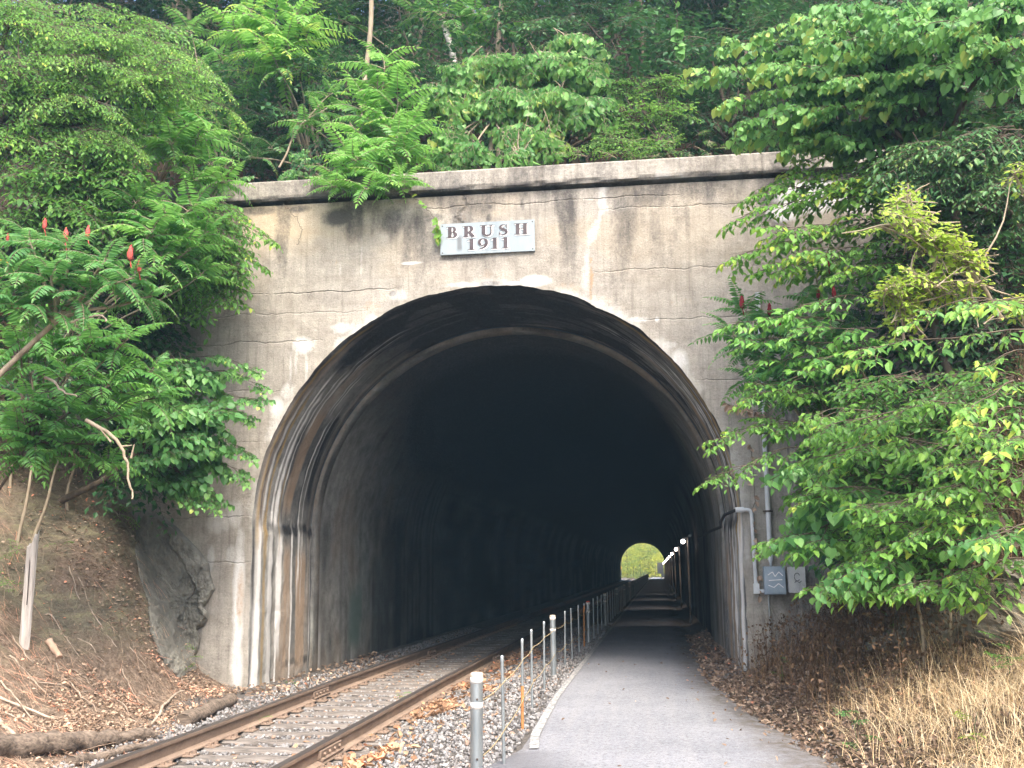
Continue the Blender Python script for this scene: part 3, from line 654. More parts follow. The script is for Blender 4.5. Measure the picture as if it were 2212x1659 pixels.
o = MB(); o.tube([(3.71, -.03, 1.14), (3.715, -.03, .2)], .011, 7); tag(o.build('ground_rod', M['galv'], smooth=True), 'thin bare rod running down the wall below the blue grey box', 'rod')

# ------------------------------------------------------------------ track
RAILX = (-2.2, -.745)
def rail_prof():
    h = [(-.036, -.012), (-.033, -.002), (-.02, .0), (.02, .0), (.033, -.002), (.036, -.012), (.035, -.038), (.010, -.048), (.008, -.135), (.066, -.155), (.068, -.168), (-.068, -.168), (-.066, -.155), (-.008, -.135), (-.010, -.048), (-.035, -.038)]
    return h
def add_rail(X, label, joints):
    o = empty('rail', (X, -12, 0), label, 'rail', 'the two rails of the track')
    b = MB(); pr = rail_prof(); yv = np.concatenate([[-13, -9], np.arange(-8.5, 30, 1.5), np.arange(32, 215, 6)])
    P = np.zeros((len(yv), len(pr)+1, 3)); wr = np.zeros(P.shape[:2])
    for j, (px, pz) in enumerate(pr+[pr[0]]):
        P[:, j, 0] = X+px; P[:, j, 1] = yv; P[:, j, 2] = pz+grade(yv)
        wr[:, j] = 1. if pz > -.003 else 0
    b.grid(P, dict(worn=wr)); b.build('rail_bar', M['rail'], o)
    for yj in joints:
        b = MB()
        for s in (-1, 1):
            b.box((X+s*.028, yj, -.09+grade(yj)), (.03, .62, .075), ry=s*.12)
            b.box((X+s*.045, yj, -.128+grade(yj)), (.04, .62, .02), ry=s*.3)
        b.build('joint_bar', M['rail'], o)
        for k in range(4):
            for s in (-1, 1):
                b = MB(); b.lathe((X+s*.048, yj-.225+k*.15, -.09+grade(yj)), [(.018, -.015*s), (.018, .014*s), (.0, .016*s)], 6, 0); b.build('joint_bolt', M['rail'], o)
    pm = None
    for k in range(56):
        yy = -9.3+k*.5; zz = float(grade(yy))
        if pm is None:
            b = MB(); b.box((0, 0, -.172), (.34, .17, .012))
            for sx, sy in ((-.10, .04), (.10, -.04), (.13, .05), (-.13, -.05)): b.box((sx, sy, -.155), (.035, .022, .03))
            pm = b.mesh('tie_plate'); pm.materials.append(M['rail'])
        p_ = bpy.data.objects.new('tie_plate', pm); COL.objects.link(p_); p_.parent = o; p_.location = (0, yy+12, zz)
    return o
add_rail(RAILX[0], 'rusty brown steel rail nearer the left bank', [-.62, 6.4])
add_rail(RAILX[1], 'rusty brown steel rail nearer the gravel strip and path', [-4.9, 5.2])
def tie_mesh(seed):
    b = MB(); n = 22; xs_ = np.linspace(-1.25, 1.25, n)
    r = np.random.default_rng(seed)
    prof = [(-.11, -.16), (-.115, -.02), (-.09, .0), (-.03, .004), (.0, -.006), (.04, .004), (.09, .0), (.115, -.02), (.11, -.16)]
    P = np.zeros((n, len(prof), 3))
    for i, x in enumerate(xs_):
        for j, (y, z) in enumerate(prof):
            P[i, j] = (x, y+(vn(x*4+seed*9, j, 3)-.5)*.03, z+(vn(x*3+seed*9, j, 5)-.5)*.022)
    b.grid(P); b.add(P[0], t=[[0, k, k+1] for k in range(1, len(prof)-1)]); b.add(P[-1], t=[[0, k+1, k] for k in range(1, len(prof)-1)])
    return b.mesh('railway_tie')
tms = [tie_mesh(i) for i in range(6)]
for t_ in tms: t_.materials.append(M['tie'])
for k in range(110):
    yy = -9.3+k*.5
    if yy > 40: break
    o = bpy.data.objects.new('railway_tie', tms[k % 6]); COL.objects.link(o)
    o.location = (-1.47+random.uniform(-.06, .06), yy+random.uniform(-.03, .03), -.19+float(grade(yy))); o.rotation_euler = (random.uniform(-.02, .02), random.uniform(-.006, .006), random.uniform(-.03, .03))
    tag(o, 'cracked weathered wooden tie under the rails half buried in ballast', 'railway tie', 'wooden ties under the track')

# ballast stones
def rock_templates(n, seed, sub=1):
    import bmesh
    out = []; r = np.random.default_rng(seed)
    for i in range(n):
        bm = bmesh.new(); bmesh.ops.create_icosphere(bm, subdivisions=1, radius=.5)
        v = np.array([p.co[:] for p in bm.verts]); t = np.array([[q.index for q in f.verts] for f in bm.faces]); bm.free()
        v = v*(1+r.normal(0, .16, (len(v), 1)))*r.uniform(.55, 1.1, 3)
        out.append((v, t))
    return out
STONE = rock_templates(10, 5)
def inst(B, T, pos, dir_, nrm, sc, tint=None):
    "merge copies of template T = (verts, tris[, tint offset]) into B"
    v, t = T[0], T[1]; N = len(pos)
    if N == 0: return
    x = nz(dir_); y = nz(np.cross(nrm, x)); z = np.cross(x, y)
    sc = np.broadcast_to(np.asarray(sc, float), (N,))
    V = pos[:, None]+sc[:, None, None]*(v[None, :, 0:1]*x[:, None]+v[None, :, 1:2]*y[:, None]+v[None, :, 2:3]*z[:, None])
    F = (t[None]+np.arange(N)[:, None, None]*len(v)).reshape(-1, 3)
    tn = np.broadcast_to(np.asarray(0. if tint is None else tint, float), (N,))[:, None]+(T[2][None] if len(T) > 2 else np.zeros((1, len(v))))
    B.add(V.reshape(-1, 3), t=F, tint=tn.reshape(-1))
def rand_dir(n): return nz(RNG.normal(size=(n, 3)))
b = MB()
def scatter_stones(B, n, xr, yr, smin, smax, fz, dens=None):
    X = RNG.uniform(*xr, n); Y = yr[0]+(yr[1]-yr[0])*RNG.uniform(0, 1, n)**1.35
    if dens is not None:
        k = RNG.uniform(0, 1, n) < dens(X, Y); X = X[k]; Y = Y[k]
    n = len(X); s = RNG.uniform(smin, smax, n); Z = fz(X, Y)+s*.12
    P = np.stack([X, Y, Z], -1); idx = RNG.integers(0, len(STONE), n)
    for i in range(len(STONE)):
        m = idx == i; k = m.sum(); inst(B, STONE[i], P[m], rand_dir(k), rand_dir(k), s[m], RNG.uniform(0, 1, k))
scatter_stones(b, 42000, (-3.1, 1.02), (-9.5, 16), .020, .052, z_corr, lambda X, Y: np.where(((X > -2.05) & (X < -.9)) | (X > -.3) | ((X < -2.4)), .9, .5)*np.where((X > -3.0) | (Y > -1), 1, .5))
scatter_stones(b, 6000, (2.75, 3.9), (-8, 6), .008, .024, lambda X, Y: np.maximum(z_corr(X, Y), z_right(X, Y)))
tag(b.build('gravel', M['gravel']), 'grey crushed stone ballast around the track', 'gravel', kind='stuff')

# ------------------------------------------------------------------ path
yv = np.concatenate([np.arange(-18, 12, .12), np.arange(12, 235, 2.)]); nxp = 44
le = np.interp(yv, [-18, -8, -6, -5.2, -2, 6, 240], [.55, .72, .85, 1.08, .97, .97, .97]); re_ = np.interp(yv, [-18, -9, -5.6, -1.4, 2, 6, 240], [3.9, 3.75, 3.45, 3.0, 2.85, 2.8, 2.8])
re_ = re_+.08+(fbm(yv*1.6, yv*0, 130)-.5)*.3; le = le+(fbm(yv*2, yv*0, 131)-.5)*.05
tt = np.linspace(0, 1, nxp); X = le[:, None]*(1-tt)+re_[:, None]*tt; Y = np.broadcast_to(yv[:, None], X.shape)
Z = .004+grade(Y)+.02*np.sin(tt*PI)[None]+0*X-.02*ss(.06, 0, np.minimum(tt, 1-tt))[None]
pt = ss(-5.3, -5.5, Y+(fbm(X*2, Y, 132)-.5)*.2)*ss(1.9, 1.1, X+(Y+6)*.3)*.6
dirt = ss(.72, .97, tt)[None]+0*X+.5*ss(.06, 0., tt)[None]
b = MB(); b.grid(np.stack([X, Y, Z], -1), dict(patch=pt, dirt=dirt)); tag(b.build('path', M['asphalt'], smooth=True), kind='structure')
yv = np.concatenate([np.arange(-5.35, 12, .12), np.arange(12, 150, 3.)]); c = np.interp(yv, [-5.4, -4.6, -2, 6, 240], [1.20, 1.12, 1.05, 1.05, 1.05])
b = MB(); w = .041+(fbm(yv*8, yv*0, 133)-.5)*.015; tloc = 0.03
Zl = lambda x: np.interp((x-.97)/1.9, [0, .06, .5], [.004-.02+.004, .0075, .024])
P = np.stack([np.stack([c-w, yv, Zl(c-w)+.008+grade(yv)], -1), np.stack([c, yv, Zl(c)+.008+grade(yv)], -1), np.stack([c+w, yv, Zl(c+w)+.008+grade(yv)], -1)], 1)
b.grid(P); tag(b.build('path_edge_line', M['line']), kind='structure')

# ------------------------------------------------------------------ fence: bollards, tubes, ropes
def mk_bollard(label, cap_mat):
    o = empty('bollard', (0, 0, 0), label, 'bollard', 'steel bollards of the rope fence')
    b = MB(); b.lathe((0, 0, 0), [(.042, -.12), (.042, .83)], 20); b.build('post', M['galv'], o, True)
    b = MB(); b.lathe((0, 0, 0), [(.0428, .822), (.0432, .836), (.040, .846), (.028, .851), (0, .853)], 20); b.build('cap', cap_mat, o, True)
    b = MB(); b.lathe((0, 0, 0), [(.042, .779), (.0427, .779), (.0427, .822), (.042, .822)], 20); b.build('reflective_band', M['white_tape'], o, True)
    b = MB(); b.lathe((0, 0, 0), [(.042, .615), (.0427, .615), (.0427, .658), (.042, .658)], 20); b.build('reflective_band', M['white_tape'], o, True)
    for z in (.68, .30):
        b = MB(); b.lathe((0.0, -.042, z), [(.008, 0), (.008, -.006), (0, -.008)], 8, 1); b.build('bolt', M['steel_dark'], o)
    return o
def mk_tube(label, mat, split=None):
    o = empty('fence_post', (0, 0, 0), label, 'post', 'thin tubes of the rope fence')
    b = MB()
    if split is None: b.lathe((0, 0, 0), [(.0145, -.12), (.0145, .82)], 12)
    else: b.lathe((0, 0, 0), [(.0145, split), (.0145, .82)], 12)
    b.build('tube', mat, o, True)
    if split is not None:
        b = MB(); b.lathe((0, 0, 0), [(.0145, -.12), (.0145, split)], 12); b.build('rusted_lower_tube', M['galv_rust'], o, True)
    b = MB(); b.lathe((0, 0, 0), [(.0165, .80), (.0165, .83), (.012, .846), (0, .85)], 12); b.build('cap', M['galv'], o, True)
    return o
FX0 = lambda Y: np.interp(Y, [-7.4, -6.02, -4.07, -2.55, -.86, 1.03, 2.5, 7.8, 300], [1.05, 1.035, .936, .855, .812, .75, .785, .82, .84])
def lean(o): o.rotation_euler = (random.uniform(-.015, .015), random.uniform(-.018, .018), random.uniform(0, 3))
p1 = onz(1028, 1659+28, 0)
bollards = [(-7.4, 'big steel bollard with two white bands nearest the camera beside the gravel', 'cap_tan'), (1.03, 'steel bollard with a white band at the tunnel mouth', 'cap_tan'), (7.8, 'bollard with a red cap just inside the dark tunnel', 'red_cap')]
for y_, lb, cm in bollards:
    o = mk_bollard(lb, M[cm]); o.location = (float(FX0(y_)), y_, float(z_corr(FX0(y_), y_))); lean(o)
inner = mk_bollard('dim steel bollard standing deep inside the tunnel', M['cap_tan']); inner.location = (.84, 14.5, float(grade(14.5)))
for k in range(1, 16):
    y_ = 14.5+k*8.4; copy_tree(inner, (.84, y_, grade(y_)))
tubes = [(-6.02, 'thin tube post second in the row after the big bollard', 'galv', None), (-4.07, 'thin tube post rusted orange on its lower half', 'galv', .40), (-2.55, 'thin tube post beside the start of the curved white line', 'galv', None), (-.86, 'thin tube post just before the bollard at the tunnel mouth', 'galv', None),
         (2.52, 'thin tube post just behind the bollard at the tunnel mouth', 'galv', None), (3.84, 'slim tube post second behind the bollard at the tunnel mouth', 'galv', None), (5.35, 'slim tube post just before the rusty orange one', 'galv', None), (6.56, 'wholly rusty orange tube post beside the red capped bollard', 'galv_rust', None)]
for y_, lb, mt, sp in tubes:
    o = mk_tube(lb, M[mt], sp); o.location = (float(FX0(y_)), y_, float(z_corr(FX0(y_), y_))); lean(o)
it = mk_tube('dim thin tube post standing deep inside the tunnel', M['galv']); it.location = (.84, 9.3, float(grade(9.3)))
for k in range(1, 84):
    y_ = 9.3+k*1.68
    if abs((y_-14.5+4.2) % 8.4-4.2) < .5 or y_ > 147: continue
    copy_tree(it, (.84, y_, grade(y_)))
def rope(name_lab, z, y0, y1, sag):
    pts = []
    st = [y for y in [-7.4]+[t[0] for t in tubes[:4]]+[1.03] if y0 <= y <= y1] if y0 < 0 else [y for y in [1.03]+[t[0] for t in tubes[4:]]+[7.8]+list(np.arange(9.3, 32, 1.68)) if y0 <= y <= y1]
    for a, c in zip(st, st[1:]):
        for t in np.linspace(0, 1, 7)[:-1]:
            y_ = a+(c-a)*t; pts.append((float(FX0(y_))+.022, y_, z-sag*4*t*(1-t)+float(z_corr(FX0(y_), y_))))
    pts.append((float(FX0(st[-1]))+.022, st[-1], z+float(z_corr(FX0(st[-1]), st[-1]))))
    b = MB(); b.tube(pts, .0042, 6); return tag(b.build('rope', M['rope'], smooth=True), name_lab, 'rope', 'ropes of the fence')
rope('upper tan rope strung from the near bollard to the tunnel mouth bollard', .66, -7.4, 1.03, .02)
rope('lower tan rope strung from the near bollard to the tunnel mouth bollard', .30, -7.4, 1.03, .025)
rope('upper dark rope sagging between the posts inside the tunnel', .68, 1.03, 32, .05)
rope('lower dark rope sagging between the posts inside the tunnel', .34, 1.03, 32, .05)

# ------------------------------------------------------------------ tunnel lamps
def mk_lamp(label):
    o = empty('lamp_post', (0, 0, 0), label, 'lamp', 'lit lamps along the right tunnel wall')
    b = MB(); b.lathe((0, 0, 0), [(.026, -.15), (.026, 2.32), (0, 2.33)], 10); b.build('pole', M['pole'], o, True)
    b = MB(); b.tube([(0.10, 0, 2.37), (0, 0, 2.30), (-.13, 0, 2.28)], .014, 6); b.box((.06, 0, 2.35), (.07, .05, .05)); b.build('arm', M['galv'], o)
    b = MB(); b.lathe((-.13, 0, 2.20), [(.0, -.06), (.03, -.055), (.05, -.03), (.055, 0), (.045, .035), (.03, .05), (0, .052)], 12); b.build('lamp_glass', M['lamp'], o, True)
    b = MB(); b.lathe((-.13, 0, 2.20), [(.03, .05), (.04, .055), (.04, .08), (0, .082)], 10); b.build('lamp_cap', M['steel_dark'], o)
    return o
lp = mk_lamp('lit white lamp on a thin pole nearest the tunnel mouth'); LY = [14.8+k*11.6 for k in range(11)]
for k, y_ in enumerate(LY):
    o = lp if k == 0 else copy_tree(lp, (0, 0, 0), 'lit white lamp on a thin pole farther along the right tunnel wall' if k > 1 else 'lit white lamp on a thin pole second from the tunnel mouth')
    o.location = (3.10, y_, float(grade(y_)))
    ld = bpy.data.lights.new('lamp_light', 'SPOT'); ld.energy = 9; ld.color = (1, .80, .66); ld.spot_size = math.radians(100); ld.spot_blend = .35; ld.shadow_soft_size = .06
    lo = bpy.data.objects.new('lamp_light', ld); COL.objects.link(lo); lo.location = (2.92, y_, 2.08+float(grade(y_)))
    d = Vector((-1.0, 0.9, -2.2)); lo.rotation_euler = d.to_track_quat('-Z', 'Y').to_euler()
    lo.parent = o; lo.matrix_parent_inverse = Matrix.Translation(-o.location)

# ------------------------------------------------------------------ vegetation kit
def T_(v, t): return (np.array(v, float), np.array(t, int))
LEAF = {
 'elm': T_([(0, 0, 0), (.3, .25, .04), (.3, 0, -.03), (.3, -.25, .04), (.68, .2, .0), (.68, 0, -.06), (.68, -.2, 0), (1, 0, -.16)], [(0, 1, 2), (0, 2, 3), (1, 4, 5), (1, 5, 2), (2, 5, 6), (2, 6, 3), (4, 7, 5), (5, 7, 6)]),
 'heart': T_([(0, 0, 0), (-.1, .28, .04), (.18, .48, .06), (.58, .36, .0), (1, 0, -.14), (.58, -.36, .0), (.18, -.48, .06), (-.1, -.28, .04), (.5, 0, -.07)], [(8, 0, 1), (8, 1, 2), (8, 2, 3), (8, 3, 4), (8, 4, 5), (8, 5, 6), (8, 6, 7), (8, 7, 0)]),
 'lance': T_([(0, 0, 0), (.3, .16, .03), (.72, .115, -.02), (1, 0, -.12), (.72, -.115, -.02), (.3, -.16, .03), (.5, 0, -.04)], [(6, 0, 1), (6, 1, 2), (6, 2, 3), (6, 3, 4), (6, 4, 5), (6, 5, 0)]),
 'low': T_([(0, 0, 0), (.42, .3, .06), (1, 0, -.08), (.42, -.3, .06)], [(0, 1, 2), (0, 2, 3)]),
 'straw': T_([(0, .006, 0), (.5, .006, .03), (1, .004, 0), (1, -.004, 0), (.5, -.006, .03), (0, -.006, 0)], [(0, 1, 4), (0, 4, 5), (1, 2, 3), (1, 3, 4)]),
 'curl': T_([(0, 0, 0), (.3, .3, .22), (.35, 0, -.04), (.3, -.3, .14), (.75, .22, .30), (.8, -.22, .16), (1.05, 0, .12)], [(0, 1, 2), (0, 2, 3), (1, 4, 2), (2, 4, 6), (2, 6, 5), (2, 5, 3)]),
}
UP = np.array([0, 0, 1.0])
def twig_leaves(B, P, kind, ls, r, hang=.25, space=.55, tipgain=.35, jitter=.25, ty=.4):
    P = np.asarray(P, float); seg = np.linalg.norm(np.diff(P, axis=0), axis=1); s = np.concatenate([[0], np.cumsum(seg)]); L = s[-1]
    n = max(2, int(L/(ls*space))); q = (np.arange(n)+.6)/n*L
    pos = np.stack([np.interp(q, s, P[:, k]) for k in range(3)], -1)
    t = nz(np.stack([np.interp(np.minimum(q+.01, L), s, P[:, k])-np.interp(np.maximum(q-.02, 0), s, P[:, k]) for k in range(3)], -1))
    side = nz(np.cross(UP, t)); sg = np.where(np.arange(n) % 2 == 0, 1., -1.)[:, None]
    fwd = (.45+.5*(q/L)**3)[:, None]
    d = nz(t*fwd+side*sg*.8-UP*hang+r.normal(0, jitter*.6, (n, 3)))
    nr = nz(UP+side*sg*hang*.6+r.normal(0, jitter, (n, 3)))
    if hang > .9: nr = nz(UP*.45+nz(np.array([[0.2, -1, 0]]))*.75+r.normal(0, jitter*1.2, (n, 3)))
    inst(B, LEAF[kind], pos, d, nr, ls*r.uniform(.5, 1.22, n), ty*.6+r.uniform(0, .32, n)+tipgain*(q/L)**2)
def make_spray(kind, L, ls, seed, hang=.25, ntw=9, space=.55, low=False, droop=.25, width=.5, tipgain=.3):
    r = np.random.default_rng(seed); B = MB(); W = MB(); k = 'low' if low else kind
    s = np.linspace(0, 1, 7); ax_ = np.stack([s*L, .1*L*np.sin(s*2+r.uniform(0, 3))*s, -droop*L*s**2+.06*L*s], -1)
    W.tube(ax_, np.interp(s, [0, 1], [.007, .002]), 3, False)
    twig_leaves(B, ax_[2:], k, ls, r, hang, space, tipgain)
    for i in range(ntw):
        u = .12+.8*i/ntw; o = np.array([np.interp(u, s, ax_[:, c]) for c in range(3)]); sg = 1 if i % 2 else -1
        l = L*width*(1-.62*u)*r.uniform(.7, 1.2); an = math.radians(r.uniform(38, 62)); d = np.array([math.cos(an), sg*math.sin(an), r.uniform(-.1, .15)])
        tt = np.linspace(0, 1, 5)[:, None]; tw = o+d*tt*l-UP*tt**2*l*droop*1.1+r.normal(0, .01, (5, 3))*tt
        W.tube(tw, np.linspace(.0035, .0012, 5), 3, False); twig_leaves(B, tw[1:], k, ls, r, hang, space, tipgain)
    return pack(B), pack(W)
def pack(B):
    v = np.concatenate(B.v); T = list(B.t)
    for q in B.q: T += [q[:, [0, 1, 2]], q[:, [0, 2, 3]]]
    return (v, np.concatenate(T), np.concatenate(B.a['tint']) if 'tint' in B.a else np.zeros(len(v)))
def make_compound(n, leaf, ll, seed, droop=.5, hang=.35, low=False, gap=.16):
    r = np.random.default_rng(seed); B = MB(); W = MB()
    s = np.linspace(0, 1, 9); az_ = r.uniform(-.12, .12)
    ax_ = np.stack([s*(1-.18*droop*s), az_*s**2, .18*s-droop*s**2*.8], -1); W.tube(ax_, np.linspace(.009, .003, 9), 3, False)
    q = np.linspace(gap, .98, n); pos = np.stack([np.interp(q, s, ax_[:, c]) for c in range(3)], -1)
    t = nz(np.stack([np.interp(np.minimum(q+.02, 1), s, ax_[:, c])-np.interp(q-.04, s, ax_[:, c]) for c in range(3)], -1)); side = nz(np.cross(UP, t)); nrm = np.cross(t, side)
    taper = np.sin(np.clip(.28+q*.72, 0, 1)*PI)**.55*.9+.1
    for sg in (1, -1):
        d = nz(t*.35+side*sg-UP*hang+r.normal(0, .07, (n, 3))); inst(B, LEAF['low' if low else leaf], pos, d, nz(nrm+side*sg*hang*.5+r.normal(0, .12, (n, 3))), ll*taper*r.uniform(.88, 1.1, n), .28+r.uniform(0, .22, n)+.25*q**3)
    inst(B, LEAF[leaf], pos[-1:], t[-1:], nrm[-1:], ll*.6, .6)
    return pack(B), pack(W)
SP = {
 'elm': [make_spray('elm', .95, .095, 10+i, .3) for i in range(5)],
 'elms': [make_spray('elm', .85, .072, 20+i, .35, 10, .55, droop=.35) for i in range(5)],
 'redbud': [make_spray('heart', .7, .10, 30+i, .8, 8, .55, droop=.3) for i in range(5)],
 'big': [make_spray('elm', 1.0, .15, 40+i, .45, 7, .55, droop=.28) for i in range(4)],
 'heart': [make_spray('heart', .7, .10, 50+i, 1.1, 8, .6, droop=.45) for i in range(5)],
 'elmb': [make_spray('elm', .55, .122, 120+i, .45, 6, .5, droop=.22, width=.62, tipgain=.5) for i in range(5)],
 'bigb': [make_spray('elm', .5, .17, 130+i, .4, 3, .42, droop=.2, width=.6, tipgain=.5) for i in range(4)],
 'rbb': [make_spray('heart', .5, .115, 140+i, .75, 6, .5, droop=.25, width=.6, tipgain=.45) for i in range(5)],
 'small': [make_spray('elm', .42, .062, 60+i, .15, 6, .55, droop=.05, tipgain=.25) for i in range(4)],
 'bg': [make_spray('elm', 1.1, .12, 70+i, .3, 10, .55, True) for i in range(5)],
 'maple': [make_spray('elm', .6, .075, 80+i, .2, 8, .6, droop=.2) for i in range(4)],
 'canopy': [make_spray('elm', 2.2, .34, 90+i, .2, 8, .6, True) for i in range(3)],
 'fern': [make_spray('lance', .4, .06, 97+i, .1, 8, .5) for i in range(2)],
}
CP = {'ail': [make_compound(10, 'lance', .27, 200+i, .42+.12*i, .45) for i in range(5)],
      'sum': [make_compound(12, 'lance', .24, 210+i, .55+.12*i, .4, gap=.1) for i in range(4)],
      'wal': [make_compound(9, 'elm', .21, 220+i, .4+.1*i, .35) for i in range(4)]}
def place(Bl, Bw, tpls, pos, d, nrm, sc, tint):
    idx = RNG.integers(0, len(tpls), len(pos))
    for i in range(len(tpls)):
        m = idx == i
        if not m.any(): continue
        inst(Bl, tpls[i][0], pos[m], d[m], nrm[m], sc[m], tint[m])
        if Bw is not None: inst(Bw, tpls[i][1], pos[m], d[m], nrm[m], sc[m])
def wig(a, c, n=8, amp=.06, sag=0.):
    a = np.array(a, float); c = np.array(c, float); L = np.linalg.norm(c-a); t = np.linspace(0, 1, n)[:, None]
    p = a+(c-a)*t; ph = RNG.uniform(0, 6, 3); p = p+amp*L*np.sin(t*PI)*np.sin(t*5+ph)*.6; p[:, 2] += sag*L*np.sin(t[:, 0]*PI); return p
def tree(name, label, cat, base, blobs, sp, leaf, bark='bark', tr=.07, group=None, sc=1., bias=(0, -.25, -.05), fl=.55, tint=0., trunk_top=None, limb=True, pixel=True, branches=(), bsp='elmb', bsc=1., btint=0.):
    """blobs: (x, y, Y, rx, ry, n) photo position, depth, radii in photo units -> clumps of sprays in space"""
    base = np.array(base, float)
    o = empty(name, base, label, cat, group)
    Bl, Bw = MB(), MB(); cs = []
    for bl in blobs:
        if pixel:
            x, y, Y, rx, ry, n = bl[:6]; c = at(x, y, Y); m = mpp(Y); r = np.array([rx*m, max(.35, .55*(rx+ry)/2*m), ry*m])
        else:
            c = np.array(bl[:3], float); r = np.array(bl[3:6], float); n = bl[6]
        cs.append((c, r))
        u = rand_dir(n)*RNG.uniform(.15, 1, (n, 1))**.5
        P = c+u*r
        d = nz(u*np.array([1, 1, fl])*.9+np.array(bias)+RNG.normal(0, .28, (n, 3))*np.array([1, 1, .5]))
        s = sc*RNG.uniform(.75, 1.2, n)
        nr = nz(UP*1.+RNG.normal(0, .22, (n, 3))+np.array([0, -.35, 0])+u*.25)
        cl = (fbm(P[:, 0]*1.6+P[:, 1], P[:, 2]*1.6, 140)-.5)*.35
        place(Bl, Bw, SP[sp], P-d*(.42*s)[:, None], d, nr, s, tint+cl+RNG.normal(0, .05, n))
        if limb:
            k = RNG.choice(n, min(n, 7), False)
            for i in k: Bw.tube(wig(c-np.array([0, 0, r[2]*.3]), P[i]-d[i]*.4*s[i], 5), np.linspace(.009, .004, 5)*(1+tr*4), 4, False)
    for br in branches:
        x0_, y0_, x1_, y1_, Y = br[:5]; a = at(x0_, y0_, Y+.35); e = at(x1_, y1_, Y-.15); L = np.linalg.norm(e-a); q = wig(a+RNG.normal(0, .06, 3), e, 9, .06, .05); Bw.tube(q, np.linspace(.007, .002, 9), 4, False)
        n = max(3, int(L/.16)) if len(br) < 6 else br[5]; t = np.linspace(.12, .86, n); dm = nz(e-a); hs = nz(np.cross(UP, dm)); sg = np.where(np.arange(n) % 2 == 0, 1., -1.)[:, None]
        P = np.stack([np.interp(t, np.linspace(0, 1, 9), q[:, k]) for k in range(3)], -1); d = nz(dm*.75+hs*sg*RNG.uniform(.35, .8, (n, 1))-UP*RNG.uniform(-.12, .3, (n, 1))); s = bsc*RNG.uniform(.6, 1.2, n)*(1.1-.35*t)
        place(Bl, Bw, SP[bsp], P, d, nz(UP+RNG.normal(0, .22, (n, 3))+np.array([0, -.25, 0])), s, np.full(n, btint)+RNG.normal(0, .06, n))
        place(Bl, Bw, SP[bsp], e[None]-dm*.3*bsc, dm[None]-UP*.12, UP[None], np.array([bsc*.85]), np.array([btint+.1]))
    top = np.mean([c for c, r in cs], axis=0) if trunk_top is None else np.array(trunk_top, float)
    Bw.tube(wig(base, top, 10, .05), np.linspace(tr, tr*.45, 10), 8)
    if limb:
        for c, r in cs: Bw.tube(wig(base*.35+top*.65, c-np.array([0, 0, r[2]*.3]), 8, .07), np.linspace(tr*.5, tr*.18, 8), 6, False)
    Bl.build('crown', M[leaf], o); Bw.build('trunk', M[bark], o, True)
    return o
def pinnate(name, label, cat, base, tops, cp, leaf, bark='bark_pale', n=12, ll=.6, tr=.03, group=None, tint=0., cones=None, conemat='cone', spread=.28, pitch=(55, -15), via=None):
    """tops: (x, y, Y[, scale]) growing tips; compound leaves whorl below each tip"""
    base = np.array(base, float); o = empty(name, base, label, cat, group); Bl, Bw = MB(), MB()
    for j, tp in enumerate(tops):
        c = at(*tp[:3]); s_ = tp[3] if len(tp) > 3 else 1.
        st = wig(base if via is None else np.array(via), c, 12, .05, .04); Bw.tube(st, np.linspace(tr, .008, 12), 6)
        k = np.arange(n); az_ = k*2.39996+RNG.uniform(0, 6); f_ = k/(n-1)
        el = np.radians(pitch[0]+(pitch[1]-pitch[0])*f_+RNG.normal(0, 8, n))
        d = np.stack([np.cos(az_)*np.cos(el), np.sin(az_)*np.cos(el), np.sin(el)], -1)
        P = c-nz(c-st[-4])*(f_*spread*s_*ll*1.6)[:, None]
        sc = ll*s_*(.55+.55*np.sin(np.clip(f_+.15, 0, 1)*PI*.8))*RNG.uniform(.85, 1.15, n)
        nr = nz(UP+RNG.normal(0, .12, (n, 3))+d*.15)
        place(Bl, Bw, CP[cp], P, d, nr, sc, tint+RNG.normal(0, .07, n)+.10*(1-f_))
    if via is not None: Bw.tube(wig(base, via, 10, .04, .02), np.linspace(tr*1.3, tr, 10), 8)
    Bl.build('crown', M[leaf], o); Bw.build('trunk', M[bark], o, True)
    for (x, y, Y, h) in cones or []:
        c = at(x, y, Y); b = MB(); b.lathe(c, [(.0, -.5*h), (.12*h, -.47*h), (.17*h, -.36*h), (.185*h, -.2*h), (.175*h, -.02*h), (.155*h, .15*h), (.12*h, .3*h), (.07*h, .43*h), (0, .52*h)], 12)
        b.v[0] = b.v[0]+RNG.normal(0, .025*h, b.v[0].shape); b.tube([c-UP*.5*h, c-UP*1.1*h+np.array([.02, 0, 0])], .006, 4); b.build('flower_cone', M[conemat], o, True)
    return o
def onL(x, y): return hit(x, y, z_left)
def onR(x, y): return hit(x, y, z_right)
def zl(X, Y): return (X, Y, float(z_left(X, Y)))
def zr(X, Y): return (X, Y, float(z_right(X, Y)))
def zh(X, Y): return (X, Y, float(z_hill(X, Y)))
def below(x, y, Y, fz): p = at(x, y, Y); return (p[0], p[1], float(fz(p[0], p[1])))

